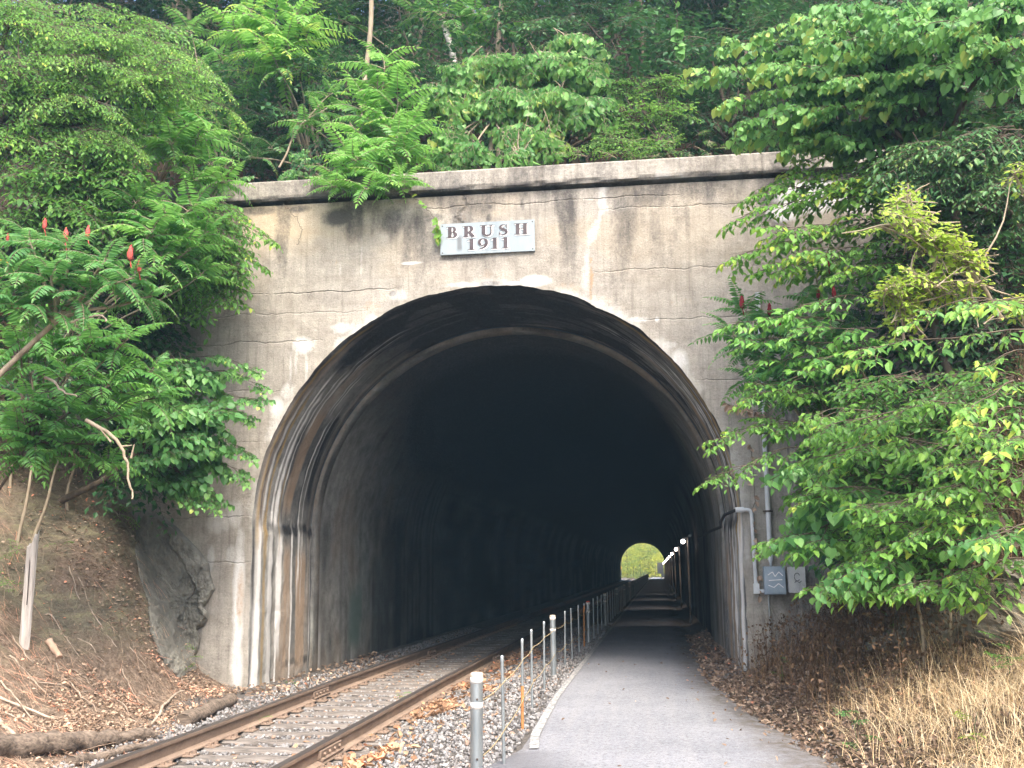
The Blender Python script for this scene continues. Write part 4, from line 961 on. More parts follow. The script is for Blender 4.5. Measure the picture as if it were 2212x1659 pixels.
# ---- left side, in front of the wall
tree('leafy_tree', 'tall tree with small pale green leaves sweeping down over the top left corner', 'tree', zl(-9.5, -1.6), [(20, 40, -2, 130, 80, 26), (190, 105, -2, 130, 70, 30), (340, 165, -2, 110, 50, 26), (100, 200, -2.2, 150, 60, 30), (190, 250, -2, 110, 50, 24), (40, 290, -2.2, 110, 60, 24), (170, 330, -2.4, 120, 45, 22), (330, 60, -1.2, 90, 50, 18), (230, 300, -2.0, 70, 35, 12), (150, 20, -1.5, 160, 50, 22), (40, 150, -2.4, 100, 70, 22)], 'elms', 'leaf_elm', tr=.12, bias=(.75, -.35, -.38), fl=.4, tint=.08, branches=[(250, 130, 480, 180, -2.2), (230, 170, 500, 230, -2.2), (120, 260, 290, 310, -2.4), (280, 90, 430, 120, -2.0), (120, 60, 350, 80, -2.3), (60, 120, 300, 170, -2.6), (40, 190, 260, 240, -2.6), (20, 60, 200, 60, -2.6)], bsp='elms', bsc=.8, btint=.17)
tree('leafy_tree', 'darker green bushy tree below the sweeping pale one on the left', 'tree', zl(-7.5, -1.9), [(60, 390, -2.4, 130, 55, 30), (220, 400, -2.2, 110, 50, 26), (120, 460, -2.5, 120, 45, 24), (200, 340, -2.0, 90, 40, 16), (20, 470, -2.6, 80, 50, 16), (290, 470, -1.8, 90, 40, 16)], 'elm', 'leaf_elm', tr=.09, bias=(.5, -.3, -.3), tint=-.12)
pinnate('ailanthus_tree', 'feathery leaved sapling on the left end of the parapet, thin stem showing', 'tree', at(345, 398, .9), [(382, 245, -.7, 1.15), (330, 290, -.7, .9), (430, 300, -.6, .9), (370, 310, -.9, .9)], 'ail', 'leaf_pinnate', n=13, ll=.72, tr=.03, tint=.16)
pinnate('ailanthus_tree', 'short feathery sprout leaning over the parapet beside the left foliage', 'tree', at(455, 420, .6), [(455, 355, -.6, 1.), (485, 395, -.7, .85), (420, 390, -.8, .8)], 'ail', 'leaf_pinnate', n=10, ll=.58, tr=.02, tint=.14)
sb = at(-60, 800, -5); sv = at(120, 695, -5)
pinnate('sumac_tree', 'sumac with upright red flower cones and an arching pale trunk at far left', 'tree', zl(-5.6, -5.2), [(60, 510, -5), (150, 530, -5), (230, 560, -5), (290, 600, -5), (20, 590, -5.2), (110, 590, -5.2), (205, 620, -5), (10, 660, -5.3), (330, 640, -4.7, .8), (85, 650, -5)], 'sum', 'leaf_sumac', n=12, ll=.47, tr=.026, via=sv, cones=[(97, 483, -5, .12), (142, 508, -5, .15), (190, 500, -5, .13), (282, 546, -5, .16), (301, 575, -5, .13), (17, 512, -5, .08)], tint=.03)
b = MB(); bw = MB(); place(b, bw, CP['sum'], at(-8, 562, -5)[None], np.array([[1, -.2, .1]]), UP[None], np.array([.24]), np.array([.2])); tag(b.build('orange_leaf', M['leaf_orange']), 'single turned orange leaf spray at the left edge below the red cones', 'leaf')
tree('leafy_shrub', 'bright shrub of drooping leaves in front of the wall below the parapet at left', 'shrub', zl(-6.2, -1.0), [(440, 470, -1.1, 60, 50, 18), (480, 540, -1.0, 35, 45, 12), (400, 540, -1.2, 80, 55, 22), (430, 610, -1.0, 70, 40, 18), (350, 500, -1.3, 70, 40, 14), (360, 650, -1.0, 50, 25, 7)], 'elm', 'leaf_elm', tr=.05, bias=(.5, -.3, -.35), tint=-.08, branches=[(420, 470, 590, 512, -.8), (420, 500, 530, 540, -.9), (430, 560, 525, 600, -.9), (400, 610, 500, 650, -.9), (400, 430, 520, 460, -.9), (410, 580, 520, 570, -1.0)], bsc=.8, btint=.03)
pinnate('ailanthus_tree', 'feathery leaved shrub between the red coned sumac and the concrete wall', 'tree', zl(-6.4, -1.6), [(420, 445, -2.2), (370, 470, -2.4), (350, 550, -2.4), (410, 540, -2.2), (440, 590, -2.0, .8), (330, 500, -2.6), (300, 430, -2.4, .9), (450, 500, -2.0, .8)], 'ail', 'leaf_pinnate', n=11, ll=.6, tr=.018, tint=.06)
pinnate('ailanthus_tree', 'large low spreading mass of feathery leaves over the left bank', 'tree', zl(-5.6, -3.6), [(40, 750, -3.8), (110, 740, -3.6), (200, 740, -3.5), (280, 730, -3.2), (330, 800, -3.0), (150, 810, -3.8), (240, 830, -3.5), (60, 860, -4.0), (150, 890, -3.9), (260, 900, -3.4), (340, 860, -3.0), (30, 940, -4.1), (120, 960, -4.0), (210, 960, -3.7), (60, 1010, -4.1, .8), (240, 1010, -3.5, .8), (170, 700, -3.4), (70, 690, -3.8)], 'ail', 'leaf_pinnate', n=11, ll=.55, tr=.014, tint=0, via=at(60, 960, -4.0), bark='bark')
tree('redbud_tree', 'round leaved redbud spreading against the wall left of the arch', 'tree', zl(-5.6, -1.3), [(400, 800, -1.5, 70, 35, 14), (430, 890, -1.4, 60, 40, 14), (390, 950, -1.5, 60, 40, 13), (440, 970, -1.2, 40, 30, 8), (370, 870, -1.6, 60, 50, 12), (410, 1030, -1.2, 40, 22, 7), (340, 1000, -1.7, 50, 40, 9), (330, 900, -1.8, 50, 50, 10)], 'redbud', 'leaf_redbud', tr=.05, bias=(.6, -.3, -.25), fl=.5, tint=-.04, branches=[(420, 780, 555, 800, -1.2), (430, 800, 560, 835, -1.1), (440, 880, 540, 905, -1.0), (440, 920, 545, 985, -1.0), (430, 980, 530, 1035, -1.0), (400, 1020, 470, 1095, -1.1), (430, 850, 550, 865, -1.2), (360, 1030, 410, 1085, -1.4)], bsp='rbb', bsc=.7, btint=.02)
tree('leafy_shrub', 'dark inner shrub behind the redbud in the corner of bank and wall', 'shrub', zl(-6.3, -.6), [(300, 700, -.5, 110, 60, 18), (300, 950, -.6, 110, 70, 18), (330, 830, -.5, 100, 60, 16), (200, 800, -1.5, 120, 80, 20), (180, 620, -1.2, 140, 70, 20), (80, 560, -2, 120, 80, 20), (330, 620, -.5, 70, 50, 12), (40, 800, -2, 120, 90, 18), (300, 1040, -.7, 80, 30, 9), (250, 520, -1, 120, 60, 16)], 'bg', 'leaf_dark', tr=.04, bias=(.3, -.3, -.2))
for (x0_, y0_, x1_, y1_, lb) in [(38, 1170, 80, 950, 'pale slender sapling trunk rising from the left bank behind the grey post'), (72, 1165, 128, 990, 'leaning pale sapling trunk just behind the grey post top'), (22, 1060, 25, 960, 'short thin sapling stem at the far left edge of the bank'), (145, 1100, 160, 960, 'thin brown sapling stem in the middle of the left bank top')]:
    p0 = onL(x0_, y0_); p1 = at(x1_, y1_, p0[1]+.2); o = empty('sapling', p0, lb, 'sapling')
    b = MB(); b.tube(np.concatenate([[p0-UP*.05], wig(p0, p1, 10, .05)]), np.linspace(.026, .014, 11), 7); b.build('trunk', M['bark_pale'], o, True)
    b = MB(); bw = MB(); n = 5; d = rand_dir(n); d[:, 2] = abs(d[:, 2])*.3; place(b, None, CP['ail'], np.repeat(p1[None], n, 0), nz(d), np.repeat(UP[None], n, 0), np.full(n, .35), np.zeros(n)); b.build('crown', M['leaf_pinnate'], o)
def limb(name, label, cat, pts, r0, r1, mat, side=()):
    b = MB(); P = np.array([at(*p) for p in pts]); t = np.linspace(0, 1, len(P)); tt = np.linspace(0, 1, len(P)*5)
    Q = np.stack([np.interp(tt, t, P[:, k]) for k in range(3)], -1); Q = Q+(np.stack([fbm(tt*9, tt*0, 300+k) for k in range(3)], -1)-.5)*.05
    b.tube(Q, np.interp(tt, [0, 1], [r0, r1]), 7)
    for s_ in side:
        S = np.array([at(*p) for p in s_]); b.tube(S, np.linspace(r0*.6, r1*.6, len(S)), 5)
    return tag(b.build(name, M[mat], smooth=True), label, cat)
limb('dead_branch', 'bare pale dead branch hanging in a curve below the left foliage', 'branch', [(185, 905, -4.4), (230, 935, -4.4), (262, 965, -4.4), (278, 1000, -4.4), (282, 1050, -4.4), (285, 1080, -4.4)], .022, .009, 'bark_pale', [[(262, 965, -4.4), (285, 962, -4.4)], [(240, 955, -4.4), (215, 925, -4.4)], [(283, 990, -4.4), (290, 960, -4.4)]])
limb('dead_branch', 'short pale dead branch stub poking through the feathery leaves at left', 'branch', [(95, 812, -4.6), (130, 838, -4.6), (166, 858, -4.6)], .016, .007, 'deadwood')
limb('dead_branch', 'bent pale dead branch forking below the sumac trunk', 'branch', [(140, 695, -5.05), (175, 692, -5.05), (205, 680, -5.05), (224, 680, -5.05), (228, 697, -5.05)], .014, .008, 'deadwood')
for (x, y, sp, lf, n, lb) in [(18, 1225, 'fern', 'leaf_elm', 7, 'small bright green seedling left of the grey post'), (258, 1120, 'maple', 'leaf_elm', 14, 'hanging green vine clump at the top of the left bank'), (92, 1215, 'fern', 'leaf_elm', 3, 'tiny green sprig right of the grey post'), (395, 1440, 'fern', 'leaf_elm', 3, 'tiny green sprig at the foot of the dark rock'), (8, 1300, 'fern', 'leaf_elm', 5, 'small leafy seedling low at the left picture edge'), (70, 1040, 'maple', 'leaf_elm', 12, 'leafy young shrub on the upper left bank')]:
    p = onL(x, y); o = empty('small_plant', p, lb, 'plant'); b = MB(); bw = MB(); q = p+RNG.normal(0, .12, (n, 3))*np.array([1, .5, 1])+UP*.12; d = rand_dir(n); d[:, 2] = abs(d[:, 2])*.5-(.5 if 'hanging' in lb else 0)
    place(b, bw, SP[sp], q, nz(d), nz(UP+rand_dir(n)*.3), np.full(n, .5), np.full(n, .12)); b.build('leaves', M[lf], o); bw.tube([p-UP*.03, p+UP*.14], .005, 4); bw.build('stem', M['bark_pale'], o)

# ---- above the parapet
pinnate('ailanthus_tree', 'big bright feathery plant hanging over the middle of the parapet', 'tree', at(835, 395, .8), [(830, 130, 1.0, 1.05), (815, 175, .9, 1.05), (860, 215, .9, 1.), (790, 230, .8, 1.05), (845, 265, .6, 1.05), (770, 280, .6, 1), (890, 270, .7, .95), (810, 320, .3, 1.), (745, 330, .3, .95), (880, 330, .2, .95), (760, 385, -.1, .9), (840, 395, -.2, .8), (720, 385, -.1, .8), (870, 400, -.35, .75), (715, 405, -.4, .7), (790, 415, -.4, .7), (760, 345, -.3, .9), (860, 300, 0, .9)], 'ail', 'leaf_pinnate', n=11, ll=.7, tr=.022, tint=.2)
pinnate('ailanthus_tree', 'sapling with a bare curved stem leaning right above the parapet', 'tree', at(603, 362, 1.2), [(705, 235, 1.6, .8), (660, 265, 1.4, .8), (720, 200, 1.8, .7)], 'ail', 'leaf_pinnate', n=9, ll=.6, tr=.015, via=at(650, 270, 1.3), tint=-.05)
pinnate('ailanthus_tree', 'bright feathery treetop against the dark woods at the upper left centre', 'tree', zh(-3.6, 3.4), [(590, 45, 2.4, 1.1), (540, 20, 2.6, 1.05), (640, 25, 2.5, 1.0), (560, 90, 2.2, 1.05), (620, 90, 2.2, 1.), (500, 60, 2.4, .9), (660, 65, 2.4, .9), (590, 120, 2.0, .9)], 'ail', 'leaf_pinnate', n=12, ll=.78, tr=.03, tint=.36)
pinnate('ailanthus_tree', 'dimmer feathery tree behind the left parapet end in the shade', 'tree', zh(-5.4, 3.0), [(460, 190, 3, 1), (500, 250, 2.8, 1.), (430, 150, 3.2, 1.), (540, 200, 3, .9), (480, 120, 3.4, .9), (520, 290, 2.2, .8), (410, 60, 4, 1.)], 'ail', 'leaf_pinnate', n=11, ll=.72, tr=.03, tint=-.12)
pinnate('ailanthus_tree', 'shaded feathery tree at the top edge just left of the centre', 'tree', zh(.6, 5.5), [(950, 30, 4.6, 1), (1020, 20, 4.8, 1.), (1075, 40, 4.6, .9), (890, 20, 5, .9), (730, 40, 5, .9), (1000, 70, 4.4, .7)], 'ail', 'leaf_pinnate', n=11, ll=.8, tr=.03, tint=-.08)
pinnate('ailanthus_tree', 'dark feathery saplings low among the woods left of the hanging plant', 'tree', zh(-2.2, 2.6), [(660, 150, 3.5, .9), (640, 200, 3.0, .8), (700, 140, 4, .9), (600, 210, 3.4, .8), (580, 320, 2.0, .7), (540, 340, 1.8, .7)], 'ail', 'leaf_dark', n=11, ll=.7, tr=.025, tint=.25)
tree('redbud_tree', 'heart leaved redbud cascading over the parapet right of the centre', 'tree', at(1060, 350, 1.5), [(1000, 160, 1.5, 70, 40, 18), (1080, 140, 1.6, 80, 45, 24), (1180, 140, 1.6, 90, 50, 30), (1270, 160, 1.7, 60, 45, 16), (1000, 220, 1.3, 70, 40, 18), (1100, 215, 1.3, 80, 45, 26), (1200, 220, 1.3, 80, 50, 28), (950, 200, 1.4, 50, 40, 12), (970, 290, 1.0, 40, 40, 10), (1130, 280, 1.0, 40, 40, 11), (1180, 300, .9, 40, 35, 11), (1020, 320, .7, 35, 25, 8), (1120, 330, .5, 30, 20, 7), (1280, 230, 1.4, 50, 40, 12), (1240, 90, 2., 60, 30, 10), (960, 330, .8, 30, 25, 6)], 'heart', 'leaf_redbud', bark='bark_pale', tr=.045, bias=(.1, -.45, -.35), tint=.2, trunk_top=at(1070, 200, 1.6))
tree('leafy_shrub', 'yellowish fine leaved shrub right of the cascading redbud', 'shrub', zh(3.0, 1.6), [(1340, 190, 1.8, 60, 35, 16), (1420, 180, 1.8, 70, 35, 18), (1370, 245, 1.5, 70, 40, 20), (1450, 240, 1.6, 60, 40, 14), (1330, 300, 1.1, 60, 30, 12), (1430, 310, 1.1, 60, 25, 12)], 'maple', 'leaf_elm', tr=.03, bias=(.1, -.4, -.15), tint=.06)
for i, (x, y, Y, n, sp, lf, lb) in enumerate([(610, 372, .7, 9, 'heart', 'leaf_redbud', 'low creeper with heart leaves on the parapet below the curved stem'), (1240, 345, .6, 9, 'maple', 'leaf_elm', 'yellow green sprig on the parapet edge below the redbud'), (1350, 335, .8, 9, 'maple', 'leaf_elm', 'low undergrowth behind the parapet left of the right branches'), (1460, 325, .8, 10, 'maple', 'leaf_dark', 'dark low undergrowth behind the right part of the parapet'), (1540, 315, .8, 9, 'fern', 'leaf_elm', 'ferny undergrowth behind the parapet beside the right branches'), (680, 370, .7, 9, 'heart', 'leaf_dark', 'dark creeper on the parapet left of the hanging plant'), (945, 350, .8, 10, 'heart', 'leaf_redbud', 'low creeper on the parapet right of the hanging plant'), (1090, 350, .7, 7, 'maple', 'leaf_dark', 'dark undergrowth at the foot of the redbud trunk')]):
    p = at(x, y, Y); o = empty('low_plant', p-UP*.25, lb, 'plant'); b = MB(); bw = MB(); q = p+RNG.normal(0, 1, (n, 3))*np.array([.35, .12, .1]); d = nz(rand_dir(n)*np.array([1, 1, .4])+np.array([0, -.5, 0]))
    place(b, bw, SP[sp], q, d, nz(UP+rand_dir(n)*.3), np.full(n, .6), np.full(n, .05)); b.build('leaves', M[lf], o); bw.build('stem', M['bark_pale'], o)
def vine(label, pts, sp, lf, ls, n_, tint=0.):
    P = np.array([at(*p) for p in pts]); o = empty('hanging_vine', P[0], label, 'vine'); t = np.linspace(0, 1, len(P)); tt = np.linspace(0, 1, 24); Q = np.stack([np.interp(tt, t, P[:, k]) for k in range(3)], -1)+RNG.normal(0, .012, (24, 3))
    b = MB(); b.tube(Q, .004, 4, False); b.build('stem', M['bark'], o)
    b = MB(); k = RNG.integers(0, 24, n_); d = nz(RNG.normal(0, .6, (n_, 3))+np.array([0, -.2, -.6])); inst(b, LEAF[sp], Q[k], d, nz(np.array([0, -1, .5])+RNG.normal(0, .3, (n_, 3))), ls*RNG.uniform(.7, 1.2, n_), .4+tint+RNG.uniform(0, .4, n_)); b.build('leaves', M[lf], o)
vine('thin vine with heart leaves dangling at the top edge right of the centre', [(1460, -20, -.5), (1463, 60, -.5), (1470, 130, -.5)], 'heart', 'leaf_redbud', .12, 22, .1)
vine('thin leafy vine trailing down to the left corner of the name plate', [(880, 415, -.2), (915, 440, -.15), (935, 465, -.1), (945, 490, -.1), (948, 520, -.08)], 'heart', 'leaf_elm', .10, 17, .3)
vine('withered leafless vine hanging under the left parapet', [(610, 440, -.05), (640, 470, -.05), (655, 500, -.05), (640, 530, -.05)], 'curl', 'leaf_dead', .03, 4)
vine('shrivelled brown vine on the wall right of the arch shoulder', [(1560, 870, -.1), (1600, 880, -.1), (1640, 890, -.1), (1660, 885, -.1)], 'curl', 'leaf_dead', .11, 26)
vine('withered brown vine climbing beside the straight conduit', [(1640, 1290, -.08), (1632, 1200, -.08), (1628, 1100, -.08), (1630, 1030, -.08), (1622, 960, -.08)], 'curl', 'leaf_dead', .075, 26)
vine('wilted grey green vine tassel hanging before the right parapet', [(1705, 215, -1.2), (1698, 260, -1.2), (1692, 330, -1.2), (1690, 345, -1.2)], 'curl', 'leaf_dark', .12, 26, .2)

# ---- right side
tree('redbud_tree', 'redbud with pale heart leaves filling the top right corner', 'tree', zr(6.6, -1.6), [(1780, 100, -1.9, 100, 40, 22), (1900, 90, -2.1, 110, 50, 24), (2040, 80, -2.4, 110, 60, 24), (1830, 190, -1.9, 110, 45, 22), (1960, 190, -2.1, 100, 50, 20), (1780, 265, -1.7, 90, 35, 16), (2130, 120, -2.8, 90, 60, 16), (1900, 280, -1.8, 90, 40, 16), (2160, 30, -3.0, 80, 40, 12), (1830, 30, -1.8, 100, 30, 14), (2030, 270, -2.0, 90, 50, 16), (1990, 20, -2.2, 100, 30, 12)], 'redbud', 'leaf_redbud', tr=.07, bias=(-.6, -.35, -.2), fl=.35, tint=.08,
     branches=[(1760, 150, 1500, 165, -2.2), (1800, 110, 1560, 95, -2.2), (1860, 60, 1640, 60, -2.2), (1820, 190, 1560, 215, -2.3), (1860, 150, 1640, 150, -2.5), (1860, 230, 1600, 265, -2.3), (1960, 110, 1760, 85, -2.7), (2000, 60, 1850, 30, -2.8), (1980, 170, 1780, 175, -2.7), (1980, 240, 1760, 230, -2.5), (2100, 90, 1920, 60, -3.0), (2120, 150, 1960, 140, -3.0), (2160, 60, 2020, 50, -3.3), (1900, 300, 1700, 310, -2.2), (2230, 100, 2100, 90, -3.4), (1700, 270, 1590, 300, -2.0)], bsp='rbb', bsc=.95, btint=.18)
tree('leafy_tree', 'dark fine leaved tree behind the large heart leaves at the right edge', 'tree', zr(7.6, -1.0), [(2080, 250, -1.4, 140, 80, 34), (2150, 370, -1.6, 120, 80, 30), (2000, 330, -1.2, 110, 60, 26), (2170, 200, -1.6, 90, 80, 18), (1900, 370, -1.0, 90, 50, 18), (2050, 430, -1.2, 130, 50, 26), (2200, 500, -1.6, 100, 80, 20), (2060, 540, -.8, 120, 70, 22), (2010, 330, -2.9, 90, 50, 22), (2120, 300, -3.2, 90, 50, 22), (2060, 400, -3.0, 100, 40, 20), (2180, 400, -3.4, 80, 50, 16)], 'elms', 'leaf_dark', tr=.09, bias=(-.5, -.3, -.2), tint=.22, sc=1.05)
tree('leafy_tree', 'tree of drooping toothed leaves spreading over the right parapet end', 'tree', zr(6.0, -2.0), [(1930, 400, -1.6, 60, 40, 12), (1960, 480, -1.6, 60, 40, 12), (1960, 560, -1.6, 70, 40, 12), (1900, 350, -1.6, 60, 25, 8)], 'elm', 'leaf_elm', tr=.06, bias=(-.7, -.3, -.3), tint=-.05,
     branches=[(1900, 345, 1690, 385, -1.8), (1880, 330, 1720, 350, -1.6), (1940, 390, 1610, 420, -2.0), (1940, 420, 1700, 440, -2.0), (1930, 440, 1580, 470, -2.1), (1960, 480, 1660, 500, -2.2), (1940, 500, 1575, 550, -2.1), (1980, 530, 1720, 545, -2.3), (1960, 560, 1640, 575, -2.2), (1990, 590, 1800, 590, -2.4), (1960, 380, 1800, 400, -2.1)], bsc=1.0, btint=.12)
tree('yellow_shrub', 'yellow green small leaved shrub bright among the right foliage', 'shrub', at(2165, 690, -5.4), [(1935, 425, -5.6, 30, 25, 9), (1960, 470, -5.6, 50, 22, 14), (2020, 510, -5.6, 55, 25, 18), (2070, 550, -5.6, 45, 30, 16), (1910, 620, -5.6, 45, 25, 16), (1960, 590, -5.6, 35, 20, 9), (2010, 620, -5.5, 45, 20, 10), (2095, 610, -5.6, 25, 20, 5), (1940, 660, -5.5, 45, 15, 8), (1900, 480, -5.6, 25, 25, 6), (2200, 640, -5.5, 30, 30, 8), (2190, 370, -5.5, 25, 15, 5)], 'small', 'leaf_yellow', bark='bark_pale', tr=.022, tint=.12, bias=(-.4, -.3, .25), fl=1., trunk_top=at(2080, 560, -5.6))
pinnate('sumac_tree', 'sumac with dark red flower cones between the right trees and the wall', 'tree', zr(5.2, -1.4), [(1600, 660, -1.6), (1660, 690, -1.7), (1580, 720, -1.6), (1640, 760, -1.7), (1720, 690, -1.8), (1780, 650, -1.8), (1700, 760, -1.8), (1620, 810, -1.7), (1780, 730, -1.9), (1760, 590, -1.7, .9), (1690, 820, -1.8), (1760, 830, -1.8)], 'sum', 'leaf_sumac', n=11, ll=.55, tr=.022, tint=-.12, cones=[(1603, 652, -1.7, .17), (1662, 668, -1.8, .15), (1767, 633, -1.9, .12), (1801, 630, -1.9, .14), (1683, 700, -1.8, .12), (1787, 563, -1.9, .15)], conemat='cone_dark')
tree('walnut_sapling', 'broad leaved branches with long leaflets in front of the right sumac', 'tree', zr(5.6, -2.6), [(1840, 760, -2.0, 70, 40, 8)], 'elm', 'leaf_pinnate', tr=.03, bias=(-.6, -.3, -.2), tint=-.06, branches=[(1800, 690, 1560, 700, -2.4), (1820, 660, 1640, 690, -2.5), (1840, 720, 1590, 745, -2.5), (1850, 760, 1620, 790, -2.4), (1880, 640, 1720, 660, -2.7), (1880, 700, 1700, 720, -2.8), (1860, 800, 1700, 820, -2.6), (1900, 760, 1760, 775, -2.8)], bsp='bigb', bsc=.75, btint=-.02)
tree('elm_tree', 'elm with layered drooping sprays low over the right bank', 'tree', zr(5.7, -3.8), [(1960, 930, -3.0, 120, 30, 16), (2090, 950, -3.4, 110, 35, 16), (1930, 1040, -2.8, 110, 25, 14), (2080, 1060, -3.2, 110, 35, 16), (1960, 1130, -2.8, 110, 25, 12), (2120, 1150, -3.4, 90, 35, 12), (2010, 830, -3.0, 130, 45, 16), (2160, 840, -3.4, 90, 50, 12), (1950, 1205, -2.8, 60, 16, 6), (2060, 1220, -3.2, 90, 16, 8)], 'elm', 'leaf_elm', tr=.06, bias=(-.6, -.3, -.15), fl=.2, tint=-.14, trunk_top=at(2080, 1000, -3.2),
     branches=[(1980, 915, 1760, 930, -4.0), (2060, 955, 1805, 975, -4.2), (2010, 1050, 1735, 1072, -4.0), (2000, 1090, 1870, 1103, -4.4), (2150, 1085, 2030, 1103, -4.6), (1980, 1175, 1740, 1172, -3.9), (2230, 980, 2040, 1006, -4.7), (2230, 1015, 2030, 1055, -4.8), (2190, 1118, 1960, 1152, -4.7), (2080, 1175, 1870, 1200, -4.4), (2100, 1195, 1850, 1223, -4.5), (2150, 1248, 1940, 1268, -4.8), (2170, 1272, 2090, 1280, -4.8), (1930, 1230, 1800, 1272, -4.2), (1990, 1255, 1850, 1275, -4.4), (2150, 1085, 1875, 1102, -4.5), (1860, 1130, 1700, 1160, -3.6), (1920, 990, 1780, 1010, -3.8), (2230, 930, 2090, 945, -4.6), (1900, 870, 1760, 900, -3.7), (2080, 880, 1900, 905, -4.2), (2230, 1200, 2080, 1225, -4.9), (2040, 1130, 1880, 1150, -4.3)], bsc=.95, btint=.05)
tree('grape_vine', 'big heart leaved vine tangled among the lowest elm sprays beside the boxes', 'vine', zr(5.0, -3.0), [(1860, 1180, -3.0, 30, 20, 3)], 'redbud', 'leaf_redbud', tr=.012, bias=(-.5, -.4, -.2), limb=False, branches=[(1930, 1200, 1830, 1245, -4.6, 4), (1860, 1130, 1750, 1165, -3.8, 4), (2240, 1145, 2120, 1165, -5.2, 4), (1780, 985, 1700, 1010, -2.6, 3), (1850, 1060, 1760, 1090, -3.6, 4)], bsp='rbb', bsc=1.25, btint=-.02)
tree('leafy_tree', 'hackberry with long leafy shoots reaching left across the arch edge', 'tree', zr(5.2, -2.2), [(1850, 950, -1.9, 60, 25, 9), (1880, 1050, -1.9, 60, 30, 9), (1810, 870, -1.9, 70, 25, 9), (1860, 1000, -1.8, 40, 20, 5)], 'elm', 'leaf_elm', tr=.035, bias=(-.8, -.2, -.1), fl=.25, tint=-.12,
     branches=[(1780, 915, 1545, 955, -2.6), (1760, 985, 1520, 1035, -2.7), (1800, 865, 1600, 865, -2.5), (1790, 925, 1640, 905, -2.3), (1840, 1030, 1720, 1060, -2.2), (1860, 1120, 1740, 1140, -2.3), (1800, 1170, 1650, 1185, -2.6), (1780, 840, 1620, 850, -2.4)], bsc=.8, btint=.02)
tree('leafy_tree', 'branch with very large bright leaves nearest the camera at the right edge', 'tree', zr(5.9, -7.2), [(2240, 760, -7.0, 20, 20, 1)], 'bigb', 'leaf_pinnate', tr=.03, bias=(-.8, -.25, -.12), trunk_top=at(2260, 740, -7),
     branches=[(2240, 700, 1830, 775, -6.6, 9), (2240, 665, 1960, 690, -6.8, 7), (2240, 640, 2100, 655, -7.0, 4), (2240, 825, 2085, 895, -7.2, 5), (2240, 880, 2095, 920, -7.3, 4), (2250, 945, 2165, 960, -7.6, 3), (2240, 1150, 2130, 1162, -7.4, 3), (2240, 770, 2120, 790, -7.0, 3)], bsp='bigb', bsc=.62, btint=.2)
tree('leafy_shrub', 'dark shrubs filling the shade behind the elm at right', 'shrub', zr(6.6, -.7), [(1890, 960, -1.0, 90, 80, 20), (1970, 1000, -1.2, 120, 90, 28), (2100, 1000, -1.6, 140, 110, 30), (1870, 800, -.9, 110, 80, 22), (2000, 720, -1.0, 150, 90, 28), (2160, 700, -1.8, 120, 120, 24), (1900, 1120, -1.0, 80, 50, 12), (1980, 1150, -1.6, 120, 60, 20), (2130, 1170, -2.2, 120, 70, 20), (1900, 620, -.8, 80, 60, 10), (2120, 600, -1.4, 120, 70, 18)], 'bg', 'leaf_dark', tr=.05, bias=(-.3, -.3, -.1), tint=.05)

# ---- the woods on the hillside
def bgtree(seed, hgt, rad, n, nb=7):
    r = np.random.default_rng(seed); Bl, Bw = MB(), MB()
    for k in range(nb):
        a = r.uniform(0, 6.28); h = hgt*r.uniform(.25, 1.); q = np.array([math.cos(a)*rad*r.uniform(.2, .8), math.sin(a)*rad*r.uniform(.2, .8), h]); m = n//nb
        u = nz(r.normal(size=(m, 3)))*r.uniform(.2, 1, (m, 1))**.5; P = q+u*np.array([rad*.6, rad*.6, hgt*.16]); d = nz(u*np.array([1, 1, .4])+np.array([0, -.3, -.15])+r.normal(0, .25, (m, 3)))
        place(Bl, Bw, SP['bg'], P, d, nz(UP+r.normal(0, .2, (m, 3))), r.uniform(.8, 1.25, m), r.normal(0, .08, m))
        Bw.tube(wig([0, 0, h*.6], q, 6, .06), np.linspace(.04, .015, 6), 5, False)
    Bw.tube(wig([0, 0, -.4], [r.uniform(-.4, .4), r.uniform(-.4, .4), hgt], 10, .03), np.linspace(.085, .03, 10), 8)
    return Bl, Bw
BGM = []
for i in range(6):
    bl, bw = bgtree(400+i, [4.2, 5.5, 3.2, 6.5, 4.8, 2.4][i], [1.5, 1.8, 1.4, 2.0, 1.7, 1.3][i], [84, 98, 70, 112, 91, 56][i])
    ml, mw_ = bl.mesh('crown'), bw.mesh('trunk', True); ml.materials.append(M['leaf_dark']); mw_.materials.append(M['bark_pale'] if i in (1, 3) else M['bark']); BGM.append((ml, mw_))
